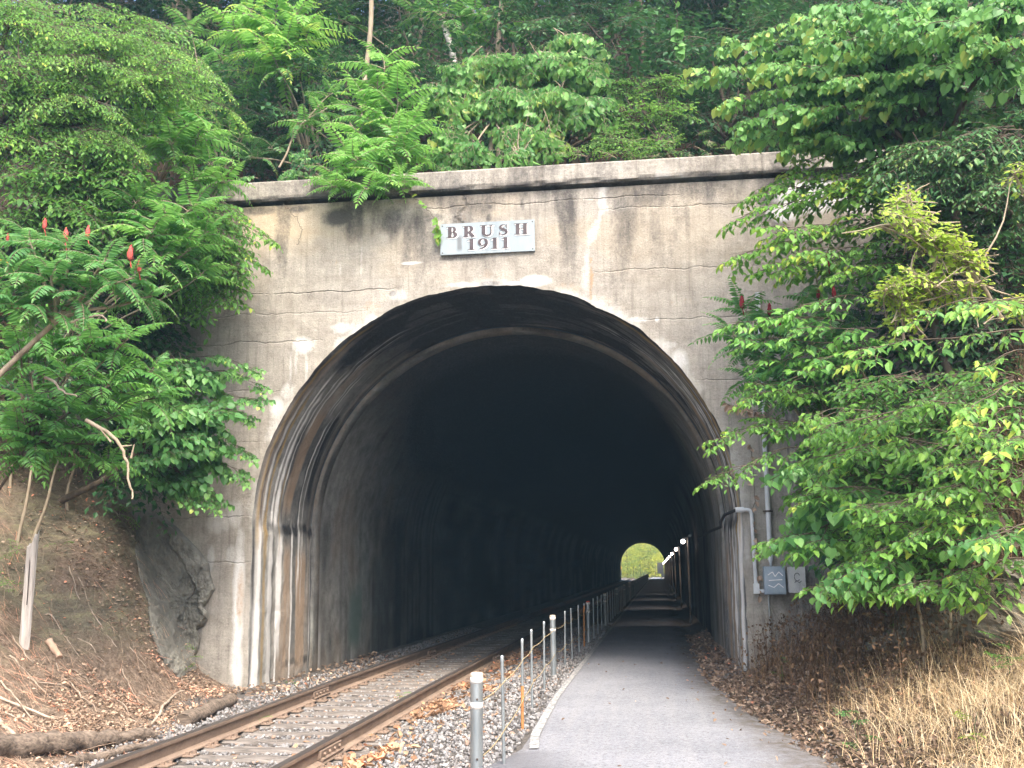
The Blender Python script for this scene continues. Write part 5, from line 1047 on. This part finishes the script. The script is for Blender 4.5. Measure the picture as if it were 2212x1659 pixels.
spots = [(-6.5, 4.5, 5), (-5.2, 6.0, 0), (-3.6, 5.2, 2), (-2.4, 7.0, 1), (-.8, 5.0, 5), (.4, 6.8, 0), (1.8, 5.4, 2), (3.0, 7.2, 4), (4.2, 5.0, 5), (5.4, 6.5, 0), (6.8, 4.4, 2), (8.0, 6.0, 1), (-8.0, 6.0, 1), (-7, 9, 3), (-4.5, 9.5, 4), (-1.8, 9.8, 3), (.8, 10, 1), (3.2, 10.2, 3), (5.8, 9.6, 4), (8.2, 9.5, 3), (-9.5, 9, 3), (-6, 13, 1), (-3, 13.5, 3), (0, 14, 4), (3, 13.5, 1), (6, 13.5, 3), (9, 13, 1), (10, 5, 3), (-10.5, 5, 4),
         (-12, 8, 3), (-13.5, 12, 1), (-10, 12.5, 3), (-8.5, 16, 3), (-12, 17, 1), (-16, 15, 3), (-11, 10, 1), (-9, 11, 1), (-7.5, 12, 3), (-12.5, 10, 3), (-15, 9, 1), (-17, 12, 3), (12, 8, 3), (12, 13, 1), (-4, 18, 3), (1, 18, 3), (5, 18, 1), (9, 18, 3), (-14, 5, 1), (3.6, 3.2, 5), (5.6, 3.0, 5), (1.2, 3.4, 5), (7.2, 2.2, 2), (-2.8, 3.4, 5), (-4.6, 3.6, 5), (-7.4, 2.6, 2)]
for i, (x, y, k) in enumerate(spots):
    x += random.uniform(-.3, .3); y += random.uniform(-.3, .3)
    o = empty('forest_tree', zh(x, y), 'dark leafy tree in the shaded woods on the hillside above the tunnel', 'tree', 'trees in the woods above the tunnel'); o.rotation_euler[2] = random.uniform(-.7, .7); s = random.uniform(.85, 1.2)
    if k == 5: o['label'] = 'low dark shrub of the shaded undergrowth on the hillside above the tunnel'; o['category'] = 'shrub'; o['group'] = 'shrubs in the woods above the tunnel'; o.name = 'forest_shrub'
    o.scale = (s, s, s)
    for nm, me in zip(('crown', 'trunk'), BGM[k]):
        c = bpy.data.objects.new(nm, me); COL.objects.link(c); c.parent = o
for (x, y, k, fz, wd) in [(-7.6, -2.6, 5, zl, 'left'), (-8.8, -1.2, 2, zl, 'left'), (-7.4, -4.6, 5, zl, 'left'), (-9.2, -3.6, 2, zl, 'left'), (-8.6, -6.4, 5, zl, 'left'), (-10.5, -2.4, 2, zl, 'left'), (-9.8, -.6, 5, zl, 'left'), (8.0, -1.0, 2, zr, 'right'), (8.6, -3.2, 5, zr, 'right'), (9.6, -1.6, 2, zr, 'right'), (9.0, -5.6, 5, zr, 'right')]:
    o = empty('bank_shrub', fz(x, y), 'dark shrub in the thicket high on the %s bank' % wd, 'shrub', 'shrubs high on the %s bank' % wd); o.rotation_euler[2] = x*3
    for nm, me in zip(('crown', 'trunk'), BGM[k]):
        c = bpy.data.objects.new(nm, me); COL.objects.link(c); c.parent = o
# tall trees whose crowns close over the woods
for (x, y, lb) in [(-7.5, 7.5, 'tall trunk in the woods whose crown closes over the hillside at left'), (-2.6, 8.3, 'tall trunk in the woods whose crown closes over the hillside left of the centre'), (2.4, 8.0, 'tall trunk in the woods whose crown closes over the hillside right of the centre'), (-11.5, 7.0, 'tall trunk in the woods at the far left whose crown closes over the sweeping tree'), (7.4, 8.0, 'tall trunk in the woods whose crown closes over the hillside at right')]:
    bz = zh(x, y)
    tree('tall_tree', lb, 'tree', bz, [(x+dx, y-3.2+dy, bz[2]+8.8+dz, 2.6, 2.6, 1.3, 30) for dx, dy, dz in [(-2.2, .5, .8), (2.2, .8, .6), (-2, -1, 0), (2, -.5, .4), (0, 2, 1), (-1.5, 4.5, 1.4), (1.8, 4.5, 1.2), (0, -2.2, .3)]], 'canopy', 'leaf_dark', tr=.14, pixel=False, bias=(0, 0, 0), trunk_top=(x, y-1, bz[2]+9.5))
for (x0_, y0_, x1_, y1_, Y, r_, mt, lb, nm) in [(785, 112, 802, -20, 3.6, .05, 'bark_pale', 'bare brown trunk at the top edge above the hanging feathery plant', 'bare_tree'), (1073, 90, 1085, -20, 4.2, .05, 'bark_pale', 'bare tan trunk at the top edge above the cascading redbud', 'bare_tree'), (1395, 110, 1380, -20, 5, .035, 'bark', 'thin dark trunk at the top edge right of the redbud', 'bare_tree'), (1125, 235, 1108, 95, 3.0, .03, 'bark', 'thin bare stem standing behind the redbud crown', 'bare_tree')]:
    p0 = at(x0_, y0_+60, Y); p1 = at(x1_, y1_, Y); p0[2] = float(z_hill(p0[0], p0[1]))-.1 if p0[2] > z_hill(p0[0], p0[1]) else p0[2]
    b = MB(); b.tube(wig(p0, p1, 12, .03), np.linspace(r_*1.2, r_*.9, 12), 8); tag(b.build(nm, M[mt], smooth=True), lb, 'trunk')
limb('birch_trunk', 'slanting white barked birch trunk in the dark woods above the plate', 'trunk', [(955, 45, 4.6), (975, 105, 4.4), (988, 165, 4.2), (1000, 215, 4.0)], .06, .07, 'bark_birch')

# ------------------------------------------------------------------ rock, post, logs, sticks on the banks
def embedded_rock(name, label, outline, mat, n_=9, ns=34, seed=0, fz=z_left, jo=(-1.98, 11.25, 7.75)):
    "a rock face let into the bank and the wall foot: follows the ground it sits in, broken by joints"
    O = np.array(outline, float); t = np.linspace(0, len(O), len(O)*n_, endpoint=False); k = t.astype(int); f_ = (t-k)[:, None]; O = O[k]*(1-f_)+O[(k+1) % len(O)]*f_
    c = O.mean(0); s = np.linspace(0, 1, ns); px = c[None, None]+(O-c)[None]*s[:, None, None]
    V = np.zeros(px.shape[:2]+(3,)); D = np.zeros_like(V); tt = np.arange(9., 18., .02)
    for i in range(ns):
        for j in range(len(O)):
            d = ray(*px[i, j]); P = CAM+d*tt[:, None]; m = (P[:, 2] < fz(P[:, 0], P[:, 1])) | (P[:, 1] > -.02); V[i, j] = P[np.argmax(m)]; D[i, j] = d
    for _ in range(2): V[1:-1] = (V[:-2]+V[2:]+V[1:-1]*2+np.roll(V, 1, 1)[1:-1]+np.roll(V, -1, 1)[1:-1])/6
    u, w = px[..., 0]/100, px[..., 1]/100
    jn = lambda a, b, c_, w_: .5+.5*np.tanh((a*u+b*w-c_+(fbm(u*2.2, w*2.2, 530+seed)-.5)*.35)/w_)
    e_ = 1-s[:, None]**16
    dep = .10*e_+.10*jn(.9, -.45, jo[0], .012)*e_+.07*jn(-.3, .95, jo[1], .012)*e_-.05*jn(.95, .3, jo[2], .012)+(fbm(u*2.5, w*2.5, 500+seed)-.5)*.16+np.abs(fbm(u*6, w*6, 510+seed)-.5)*.12+(fbm(u*20, w*20, 512+seed)-.5)*.035
    V = V-D*dep[..., None]; V = np.concatenate([V, V[-1:]+D[-1:]*.5]); V = np.concatenate([V, V[:, :1]], 1)
    b = MB(); b.grid(V); return tag(b.build(name, M[mat]), label, 'rock')
embedded_rock('rock_outcrop', 'dark grey angular rock face let into the bank beside the left edge of the portal', [(295, 1130), (318, 1105), (350, 1112), (385, 1140), (408, 1165), (432, 1190), (452, 1218), (458, 1250), (466, 1272), (452, 1298), (440, 1312), (452, 1324), (449, 1340), (441, 1353), (418, 1367), (434, 1379), (430, 1402), (421, 1426), (428, 1450), (385, 1470), (345, 1420), (322, 1365), (318, 1300), (300, 1240), (292, 1190)], 'rock')
embedded_rock('rock_outcrop', 'shaded dark rock wall under the elm behind the dead weeds', [(1770, 1400), (1765, 1330), (1790, 1270), (1900, 1235), (2000, 1225), (2105, 1235), (2130, 1300), (2110, 1380), (2040, 1400), (1900, 1410)], 'rock', n_=12, ns=26, seed=3, fz=z_right, jo=(11.6, 6.7, 22.2))
def boulder(label, px, py, Y, r, seed):
    c = at(px, py, Y); th = np.linspace(0, PI, 70); ph = np.linspace(0, 2*PI, 121); T, Q = np.meshgrid(th, ph, indexing='ij'); N = np.stack([np.sin(T)*np.cos(Q), np.sin(T)*np.sin(Q), np.cos(T)], -1)
    n3 = lambda k, sd: (fbm(N[..., 0]*k+N[..., 2]*k*.7+5, N[..., 1]*k-N[..., 2]*k*.6+5, sd+seed)+fbm(N[..., 2]*k+9, N[..., 0]*k*.8+N[..., 1]*k*.5+3, sd+7+seed))*.5
    k = 1+(n3(1.4, 900)-.5)*.9-np.abs(n3(2.6, 920)-.5)*.7+(n3(9, 940)-.5)*.16; k[:, -1] = k[:, 0]
    cut = np.minimum(1, .80/np.maximum(N @ nz(np.array([-.5, -.75, .35])), .2)); k = k*np.minimum(1, cut+.12)
    b = MB(); b.grid(c+N*np.array(r)*k[..., None]); return tag(b.build('boulder', M['rock_pale']), label, 'rock')
boulder('pale lumpy boulder at the right edge above the dry grass', 2185, 1345, -4.5, (.36, .5, .34), 1)
boulder('lower pale rock under the lumpy boulder at the right edge', 2205, 1440, -4.7, (.26, .4, .24), 2)
boulder('rounded pale rock at the right picture edge just under the leaves', 2225, 1255, -4.2, (.34, .5, .22), 3)
# grey weathered post
pb = onL(52, 1392); ptp = at(71, 1168, pb[1]-.05); o = empty('wooden_post', pb, 'weathered grey split wooden post leaning on the left bank', 'post')
b = MB(); n = 16; ang = np.arange(14)*2*PI/14; tt = np.linspace(-.12, 1, n); P = np.zeros((n, 15, 3)); ax_ = ptp-pb
for i, t in enumerate(tt):
    for j in range(15):
        a = ang[j % 14]; r = .062*(1+.25*(vn(j % 14*1.3, 0, 601)-.5)+.12*(vn(j % 14*2., t*6, 602)-.5)); r *= .62 if j % 14 in (3, 4) else 1
        P[i, j] = pb+ax_*t+np.array([math.cos(a)*r, math.sin(a)*r*.8, (.10*math.sin(a*1.0+1)+.03*math.sin(a*5)) if i == n-1 else 0])
b.grid(P); b.add(np.concatenate([P[-1, :14], [P[-1, :14].mean(0)-UP*.03]]), t=[[14, k, (k+1) % 14] for k in range(14)]); b.build('post_body', M['wood_post'], o)
b = MB(); q = pb+ax_*.62; b.tube([q+np.array([.02, -.055, -.28]), q+np.array([.025, -.058, .32])], .006, 4); b.build('crack_strip', M['steel_dark'], o)
def lying(name, label, cat, x0_, y0_, x1_, y1_, r0, r1, mat, fz=z_left, n=14, amp=.02, up=0.6, flat=1., forks=(), sink=0.):
    a, c = hit(x0_, y0_, fz), hit(x1_, y1_, fz); t = np.linspace(0, 1, n); P = a+(c-a)*t[:, None]; P[:, 2] = np.maximum(P[:, 2], fz(P[:, 0], P[:, 1]))+np.interp(t, [0, 1], [r0, r1])*up-sink
    P = P+(np.stack([fbm(t*6+x0_, t*0+y0_, 610+k) for k in range(3)], -1)-.5)*amp*np.linalg.norm(c-a)
    b = MB(); big = r0 > .04; b.tube(P, np.interp(t, [0, 1], [r0, r1])*(1+.5*(fbm(t*14, t*0, 620)-.5)), 14 if big else 8)
    if big: W_ = b.v[0]; b.v[0] = W_+np.stack([fbm(W_[:, 0]*3+W_[:, 2]*22, W_[:, 1]*22+W_[:, 2]*9, 630+k) for k in range(3)], -1)*r0*.8-r0*.4
    for (f_, dx, dy, dz, l) in forks:
        q = P[int(f_*(n-1))]; b.tube([q, q+np.array([dx, dy, dz])*l*.5+np.array([0, 0, .02]), q+np.array([dx, dy, dz])*l], [r0*.6, r0*.5, r1*.5], 6)
    return tag(b.build(name, M[mat], smooth=True), label, cat)
lying('log', 'long rotten dark log along the foot of the left bank at the corner', 'log', -60, 1636, 318, 1600, .125, .07, 'log', n=26, amp=.03, up=.5)
lying('log', 'splintered grey log end lying below the long rotten log at the corner', 'log', 150, 1655, 330, 1612, .05, .03, 'log', lambda X, Y: np.maximum(z_left(X, Y), z_corr(X, Y)), n=16, amp=.05, up=.5)
lying('log', 'short dark rotten log lying beside the left rail', 'log', 395, 1568, 500, 1520, .085, .075, 'log', lambda X, Y: np.maximum(z_left(X, Y), z_corr(X, Y)), n=14, up=.5)
lying('fallen_branch', 'pale forked fallen branch propped on the leaf litter left of the track', 'branch', 330, 1560, 428, 1455, .018, .010, 'deadwood', lambda X, Y: np.maximum(z_left(X, Y), z_corr(X, Y)), amp=.06, up=1.5, forks=[(.72, -.1, .0, .9, .16), (.5, .6, .2, .3, .22)])
lying('fallen_branch', 'long thin pale branch lying down the left bank to the corner', 'branch', -20, 1500, 215, 1590, .016, .010, 'deadwood', amp=.04)
lying('fallen_branch', 'thick pale stick at the lower left picture edge', 'branch', -30, 1530, 60, 1625, .022, .018, 'deadwood', amp=.03)
lying('fallen_branch', 'grey stick lying against the wall foot left of the arch', 'branch', 450, 1440, 520, 1490, .02, .012, 'deadwood', amp=.05)
lying('stone_slab', 'pinkish flat stone slab lying below the grey post', 'stone', 105, 1390, 128, 1425, .045, .035, 'slab', n=6, amp=.02)
TW = [(20, 1420, 120, 1520), (120, 1440, 210, 1540), (60, 1470, 190, 1500), (160, 1450, 235, 1510), (220, 1480, 300, 1560), (200, 1330, 250, 1400), (95, 1330, 170, 1420), (170, 1380, 230, 1440), (260, 1450, 300, 1520), (10, 1545, 110, 1580), (150, 1560, 260, 1590), (240, 1540, 330, 1575), (30, 1380, 90, 1460), (280, 1400, 340, 1480), (240, 1100, 290, 1170), (170, 1250, 200, 1330), (150, 1230, 170, 1300), (0, 1470, 70, 1560), (130, 1520, 200, 1575), (300, 1500, 360, 1520), (190, 1540, 150, 1580)]
for (a, c, d, e) in TW:
    tag(lying('twig', None, None, a, c, d, e, random.uniform(.006, .011), .004, 'deadwood', n=10, amp=.09, up=1.2), 'thin pale dead twig lying on the leaf litter of the left bank', 'twig', 'dead twigs on the left bank')

# ------------------------------------------------------------------ leaf litter, dry grass, dead weeds
def litter(B, P, smin=.05, smax=.10, tmean=.55):
    n = len(P); d = rand_dir(n); d[:, 2] *= .35; inst(B, LEAF['curl'], P+UP*RNG.uniform(.005, .03, (n, 1)), nz(d), nz(UP+RNG.normal(0, .45, (n, 3))), RNG.uniform(smin, smax, n), np.clip(RNG.normal(tmean, .25, n), 0, 1))
def scat(n, xr, yr, fz, dens):
    X = RNG.uniform(*xr, n); Y = RNG.uniform(*yr, n); k = RNG.uniform(0, 1, n) < dens(X, Y); X = X[k]; Y = Y[k]; return np.stack([X, Y, fz(X, Y)], -1)
b = MB()
zl2 = lambda X, Y: np.maximum(z_left(X, Y), z_corr(X, Y))
litter(b, scat(60000, (-7, -2.5), (-8.5, -.1), zl2, lambda X, Y: np.interp(footL(Y)-X, [-.5, -.1, .8, 1.6, 3], [0, .9, .7, .28, .10])*(.12+1.2*ss(.45, .62, fbm(X*1.7, Y*1.7, 700)))), .022, .055, .6)
litter(b, scat(900, (-3.4, -2.5), (-.8, 6), z_corr, lambda X, Y: .6+0*X), .04, .08)
Ps = scat(16000, (-7, -2.6), (-8.5, -.2), zl2, lambda X, Y: np.interp(footL(Y)-X, [-.3, .1, 1.0, 2.2, 3.6], [.2, 1, .9, .4, .12])*(.3+1.2*ss(.4, .6, fbm(X*1.3, Y*1.3, 705)))); n_s = len(Ps); dS = nz(np.stack([RNG.normal(.7, .5, n_s), RNG.normal(-.2, .6, n_s), RNG.normal(-.75, .25, n_s)], -1)); inst(b, LEAF['straw'], Ps+UP*.03, dS, nz(UP+np.array([.8, 0, 0])), RNG.uniform(.10, .42, n_s), np.clip(RNG.normal(.8, .25, n_s), 0, 1))
tag(b.build('leaf_litter', M['leaf_dead']), 'brown fallen leaves covering the left bank', 'leaf litter', kind='stuff')
b = MB()
pile = lambda X, Y: ss(.5, .62, fbm(X*2.2, Y*1.1, 701))
litter(b, scat(9000, (-.66, .15), (-8, 7), z_corr, lambda X, Y: pile(X, Y)*ss(.12, -.35, X)+.03), .05, .10, .65)
litter(b, scat(2600, (-2.1, .9), (-8.5, 8), z_corr, lambda X, Y: .10+.18*pile(X, Y)), .04, .08, .6)
tag(b.build('leaf_litter', M['leaf_drift']), 'dry orange brown leaves drifted along the track', 'leaf litter', kind='stuff')
b = MB()
litter(b, scat(46000, (2.7, 7), (-9.5, 0), z_right, lambda X, Y: np.interp(X-footR(Y), [-.5, -.1, .3, 2, 3.2], [.04, .5, .95, .7, .3])*(.45+.55*ss(-8, -4.0, Y))), .03, .065, .38)
litter(b, scat(1800, (2.85, 3.3), (-.5, 10), z_corr, lambda X, Y: .6+0*X), .04, .08, .4)
tag(b.build('leaf_litter', M['leaf_dead']), 'dull brown fallen leaves at the foot of the right bank', 'leaf litter', kind='stuff')
def blades(B, P, hmin, hmax, w, lean_, tm, ts=.22, seg=4, dirb=(0, 0)):
    n = len(P); az_ = RNG.uniform(0, 2*PI, n); d = np.stack([np.cos(az_)+dirb[0], np.sin(az_)+dirb[1], 0*az_], -1); d = nz(d); h = RNG.uniform(hmin, hmax, n); k = RNG.uniform(.2, 1, n)*lean_
    side = np.cross(d, UP); t = np.linspace(0, 1, seg+1); V = []
    for u in t:
        c = P+d*(h*k*u**1.7)[:, None]+UP*(h*u*(1-.45*k*u))[:, None]; ww = w*(1-u*.85); V += [c-side*ww, c+side*ww]
    V = np.stack(V, 1); m = 2*(seg+1); q = np.array([[2*i, 2*i+1, 2*i+3, 2*i+2] for i in range(seg)])
    tl = tm+(fbm(P[:, 0]*1.8, P[:, 1]*1.8, 710)-.5)*.9
    B.add(V.reshape(-1, 3), q=(q[None]+np.arange(n)[:, None, None]*m).reshape(-1, 4), tint=np.repeat(np.clip(tl+RNG.normal(0, ts, n), 0, 1), m))
b = MB(); gd = lambda X, Y: np.interp(X-footR(Y), [.1, .4, .9, 3, 6], [0, .25, 1, 1, .6])*ss(-3.6, -5.2, Y+RNG.normal(0, .5, X.shape))
blades(b, scat(52000, (3.4, 8), (-10.5, -2.4), z_right, gd), .10, .46, .0026, 1.7, .60)
blades(b, scat(9000, (5.0, 7.5), (-9.5, -5.5), z_right, lambda X, Y: ss(5.0, 5.7, X+RNG.normal(0, .2, X.shape))), .5, 1.0, .003, 1.2, .72, dirb=(-.9, -.2))
tag(b.build('dry_grass', M['drygrass']), 'long straw coloured dry grass on the right bank', 'dry grass', kind='stuff')
b = MB(); wd = lambda X, Y: np.interp(X-footR(Y), [.1, .5, 2.4, 3.5], [0, .8, 1, .3])*ss(-5.4, -3.6, Y+RNG.normal(0, .4, X.shape))
Pw = scat(7500, (3.2, 7), (-6.5, -.1), z_right, wd); blades(b, Pw, .15, .95, .0032, .6, .36, seg=4)
k = RNG.integers(0, len(Pw), 9000); Q = Pw[k]+np.stack([RNG.normal(0, .07, 9000), RNG.normal(0, .07, 9000), RNG.uniform(.02, .75, 9000)**1.6], -1)
inst(b, LEAF['curl'], Q, nz(rand_dir(9000)-UP*.6), rand_dir(9000), RNG.uniform(.02, .055, 9000), np.clip(RNG.normal(.35, .2, 9000), 0, 1))
tag(b.build('dead_weeds', M['deadweed']), 'tangle of dead brown weeds beside the right wall', 'dead weeds', kind='stuff')
b = MB(); Pp = scat(420, (1.15, 3.3), (-8, 12), lambda X, Y: grade(Y)+.022, lambda X, Y: .12+.88*ss(2.2, 3.1, X)); litter(b, Pp, .02, .05, .45); tag(b.build('leaf_litter', M['leaf_dead']), 'few dry leaves blown onto the paved path', 'leaf litter', kind='stuff')
for (x, y, lb, n, sp, lf, s_) in [(1850, 1630, 'upright green seedling at the near edge of the dry grass', 5, 'fern', 'leaf_redbud', .7), (2180, 1470, 'small green leafy plant at the right edge below the boulder', 8, 'maple', 'leaf_elm', .55), (2110, 1640, 'pale green sprig in the dry grass at the bottom right', 5, 'maple', 'leaf_yellow', .4), (1930, 1400, 'small green weed among the dead weeds', 4, 'fern', 'leaf_elm', .4), (1690, 1480, 'tiny green tuft by the path among brown leaves', 4, 'fern', 'leaf_elm', .4), (1720, 1310, 'yellowing creeper sprig on the wall foot below the boxes', 8, 'maple', 'leaf_yellow', .35)]:
    p = onR(x, y); o = empty('small_plant', p, lb, 'plant'); b = MB(); bw = MB(); q = p+UP*np.linspace(.05, .3, n)[:, None]+RNG.normal(0, .03, (n, 3)); d = rand_dir(n); d[:, 2] = abs(d[:, 2])*.4
    place(b, bw, SP[sp], q, nz(d), nz(UP+rand_dir(n)*.2), np.full(n, s_*.6), np.full(n, .1)); b.build('leaves', M[lf], o); bw.tube([p-UP*.04, p+UP*.1+np.array([.012, 0, 0]), p+UP*.2+np.array([.0, .01, 0]), p+UP*.31+np.array([.03, 0, 0])], [.0035, .003, .0025, .0015], 5); bw.build('stem', M['leaf_elm'], o)
p = onR(1795, 1330); o = empty('dead_sprig', p, 'clump of withered brown leaves standing on a stalk under the elm', 'plant'); b = MB(); n = 60; q = p+np.array([.0, -.6, .1])+RNG.normal(0, 1, (n, 3))*np.array([.08, .08, .26])+UP*.2
inst(b, LEAF['curl'], q, nz(rand_dir(n)-UP*.7), rand_dir(n), RNG.uniform(.06, .1, n), np.clip(RNG.normal(.6, .2, n), 0, 1)); b.build('leaves', M['leaf_dead'], o); b = MB(); b.tube([p+np.array([0, -.6, -.3]), p+np.array([0, -.6, .6])], .008, 5); b.build('stem', M['bark'], o)
for (x0_, y0_, x1_, y1_, lb) in [(1998, 1445, 1975, 1240, 'thin brown sapling trunk standing under the elm sprays'), (2060, 1420, 2045, 1260, 'very thin bare stem right of the brown sapling trunk'), (2120, 1420, 2110, 1250, 'thin bare stem leaning beside the pale boulder')]:
    p0 = onR(x0_, y0_); p1 = at(x1_, y1_, p0[1]); b = MB(); b.tube(wig(p0-UP*.05, p1, 9, .03), np.linspace(.018, .012, 9), 6); tag(b.build('bare_sapling', M['bark_pale'], smooth=True), lb, 'sapling')
# small plants in the ballast
for (x, y) in [(628, 1478), (865, 1500), (560, 1560)]:
    p = onz(x, y, -.15); o = empty('small_plant', p, {628: 'bright green weed tuft between the wall foot and the left rail', 865: 'tiny green weed beside the right rail', 560: 'tiny green weed between the rails'}[x], 'plant'); b = MB(); n = 4; place(b, None, SP['fern'], np.repeat(p[None], n, 0)+RNG.normal(0, .03, (n, 3)), nz(rand_dir(n)*np.array([1, 1, .2])+UP*.4), np.repeat(UP[None], n, 0), np.full(n, .32), np.full(n, .2)); b.build('leaves', M['leaf_elm'], o)

# ------------------------------------------------------------------ beyond the far mouth
FARM = []
for i, (hh, rr, lf) in enumerate([(9, 3.2, 'leaf_far'), (8, 3.0, 'leaf_farg'), (10, 3.6, 'leaf_far')]):
    r = np.random.default_rng(800+i); Bl, Bw = MB(), MB(); n = 230
    u = nz(r.normal(size=(n, 3)))*r.uniform(.3, 1, (n, 1))**.4; P = np.array([0, 0, hh*.52])+u*np.array([rr, rr, hh*.5]); d = nz(u*np.array([1, 1, .4])+r.normal(0, .3, (n, 3)))
    place(Bl, None, SP['canopy'], P, d, nz(UP+r.normal(0, .3, (n, 3))), r.uniform(.5, .9, n), r.normal(0, .12, n)+(fbm(P[:, 0]*.8, P[:, 2]*.8, 810)-.5)*.5)
    Bw.tube(wig([0, 0, -.3], [0, 0, hh*.8], 8, .02), np.linspace(.2, .06, 8), 8); a, c = Bl.mesh('crown'), Bw.mesh('trunk', True); a.materials.append(M[lf]); c.materials.append(M['bark']); FARM.append((a, c))
gz = float(grade(150))
for i, (x, y, k, s) in enumerate([(-8, 196, 0, 1), (-3.5, 192, 0, 1), (0.5, 200, 1, 1.1), (3.8, 194, 1, .9), (6.5, 200, 2, 1), (-1.5, 208, 2, 1.2), (-6, 210, 1, 1.2), (9, 190, 1, 1), (4.5, 212, 0, 1.2), (-11, 205, 2, 1.2), (11, 210, 0, 1.2), (1.8, 188, 0, .45), (-2.2, 186, 1, .4), (-5, 184, 1, .4), (3.2, 186, 0, .35), (-9, 188, 0, .8), (-4.5, 188, 2, .7), (1.0, 192, 0, .8), (5.5, 187, 2, .7), (-1.0, 190, 1, .7), (-13, 192, 2, .9), (8, 196, 0, 1)]):
    small = s < .6
    o = empty('far_shrub' if small else 'far_tree', (x, y, gz-.3), 'low sunlit shrub beyond the far tunnel mouth' if small else 'sunlit yellow green tree beyond the far tunnel mouth', 'shrub' if small else 'tree', 'shrubs beyond the far mouth' if small else 'trees beyond the far mouth'); o.scale = (s, s, s); o.rotation_euler[2] = i*1.7
    for nm, me in zip(('crown', 'trunk'), FARM[k]):
        c = bpy.data.objects.new(nm, me); COL.objects.link(c); c.parent = o
p = at(1337.5, 1226.5, 156); o = empty('round_sign', (p[0], p[1], gz-.2), 'round yellow crossing sign seen through the far tunnel mouth', 'sign')
b = MB(); b.lathe((p[0], p[1], p[2]), [(0, -.02), (.40, -.02), (.40, .02), (0, .02)], 24, 1); b.build('disc', M['sign_yellow'], o)
b = MB()
for s in (1, -1): b.box((p[0], p[1]-.026, p[2]), (.62, .008, .07), ry=s*.785)
b.build('cross_mark', M['steel_dark'], o); b = MB(); b.tube([(p[0], p[1]+.05, gz-.3), (p[0], p[1]+.05, p[2]+.3)], .04, 8); b.build('post', M['galv'], o)
p = at(1426.5, 1227, 153); o = empty('panel_sign', (p[0], p[1], gz), 'pale grey stepped panel at the right side of the far tunnel mouth', 'sign')
b = MB(); b.box((p[0], p[1], p[2]), (.95, .06, 1.7)); b.box((p[0]+.42, p[1]-.005, p[2]-1.1), (.6, .06, .55)); b.build('panel', M['box_grey'], o); b = MB(); b.tube([(p[0]+.2, p[1]+.06, gz-.3), (p[0]+.2, p[1]+.06, p[2])], .05, 8); b.build('post', M['galv'], o)
b = MB(); b.grid(np.stack(np.meshgrid(np.linspace(-60, 60, 12), np.linspace(150, 260, 12))+[np.full((12, 12), gz-.75)], -1)); tag(b.build('grass_field', M['gr_ground']), kind='structure')
# ------------------------------------------------------------------ air
hz = NT('valley haze'); hz.t.nodes.remove(hz.b)
pv = hz.n('ShaderNodeVolumePrincipled', {'Color': (.42, .72, 1.0), 'Density': HAZE, 'Anisotropy': 0.2}); hz.t.links.new(pv.outputs[0], hz.out.inputs['Volume'])
b = MB(); b.box((0, 90, 26), (190, 420, 59)); tag(b.build('haze', hz.m), 'thin pale air filling the valley and the tunnel', 'haze', kind='stuff')
# ------------------------------------------------------------------ camera, light
cam = bpy.data.cameras.new('camera'); co = bpy.data.objects.new('camera', cam); COL.objects.link(co); scene.camera = co
cam.sensor_fit = 'HORIZONTAL'; cam.sensor_width = 36; cam.lens = 36*FPX/2212; cam.clip_start = .1; cam.clip_end = 3000
mw = Matrix.Identity(4)
for i in range(3):
    mw[i][0] = CR[i]; mw[i][1] = CU[i]; mw[i][2] = -_fw[i]; mw[i][3] = CAM[i]
co.matrix_world = mw
w = bpy.data.worlds.new('World'); scene.world = w; w.use_nodes = True; nt = w.node_tree
SUN_EL, SUN_AZ = math.radians(54), math.radians(157)   # azimuth from +Y clockwise: behind the camera, to the right
sky = nt.nodes.new('ShaderNodeTexSky'); sky.sky_type = 'NISHITA'; sky.sun_disc = False; sky.sun_elevation = SUN_EL; sky.sun_rotation = SUN_AZ; sky.air_density = 1.0; sky.dust_density = 6.0; sky.ozone_density = 1.0
bg = nt.nodes['Background']; nt.links.new(sky.outputs[0], bg.inputs[0]); bg.inputs[1].default_value = .15
sl_ = bpy.data.lights.new('sun', 'SUN'); sl_.energy = 1.5; sl_.angle = math.radians(24); sl_.color = (1, .92, .80)
so = bpy.data.objects.new('sun', sl_); COL.objects.link(so)
sd = Vector((math.sin(SUN_AZ)*math.cos(SUN_EL), math.cos(SUN_AZ)*math.cos(SUN_EL), math.sin(SUN_EL)))
so.rotation_euler = sd.to_track_quat('Z', 'Y').to_euler()
scene.view_settings.view_transform = 'Standard'; scene.view_settings.look = 'None'; scene.view_settings.gamma = 1
scene.view_settings.exposure = 1.95
scene.render.engine = 'CYCLES'
scene.cycles.max_bounces = 8; scene.cycles.diffuse_bounces = 4; scene.cycles.transmission_bounces = 4; scene.cycles.use_denoising = True
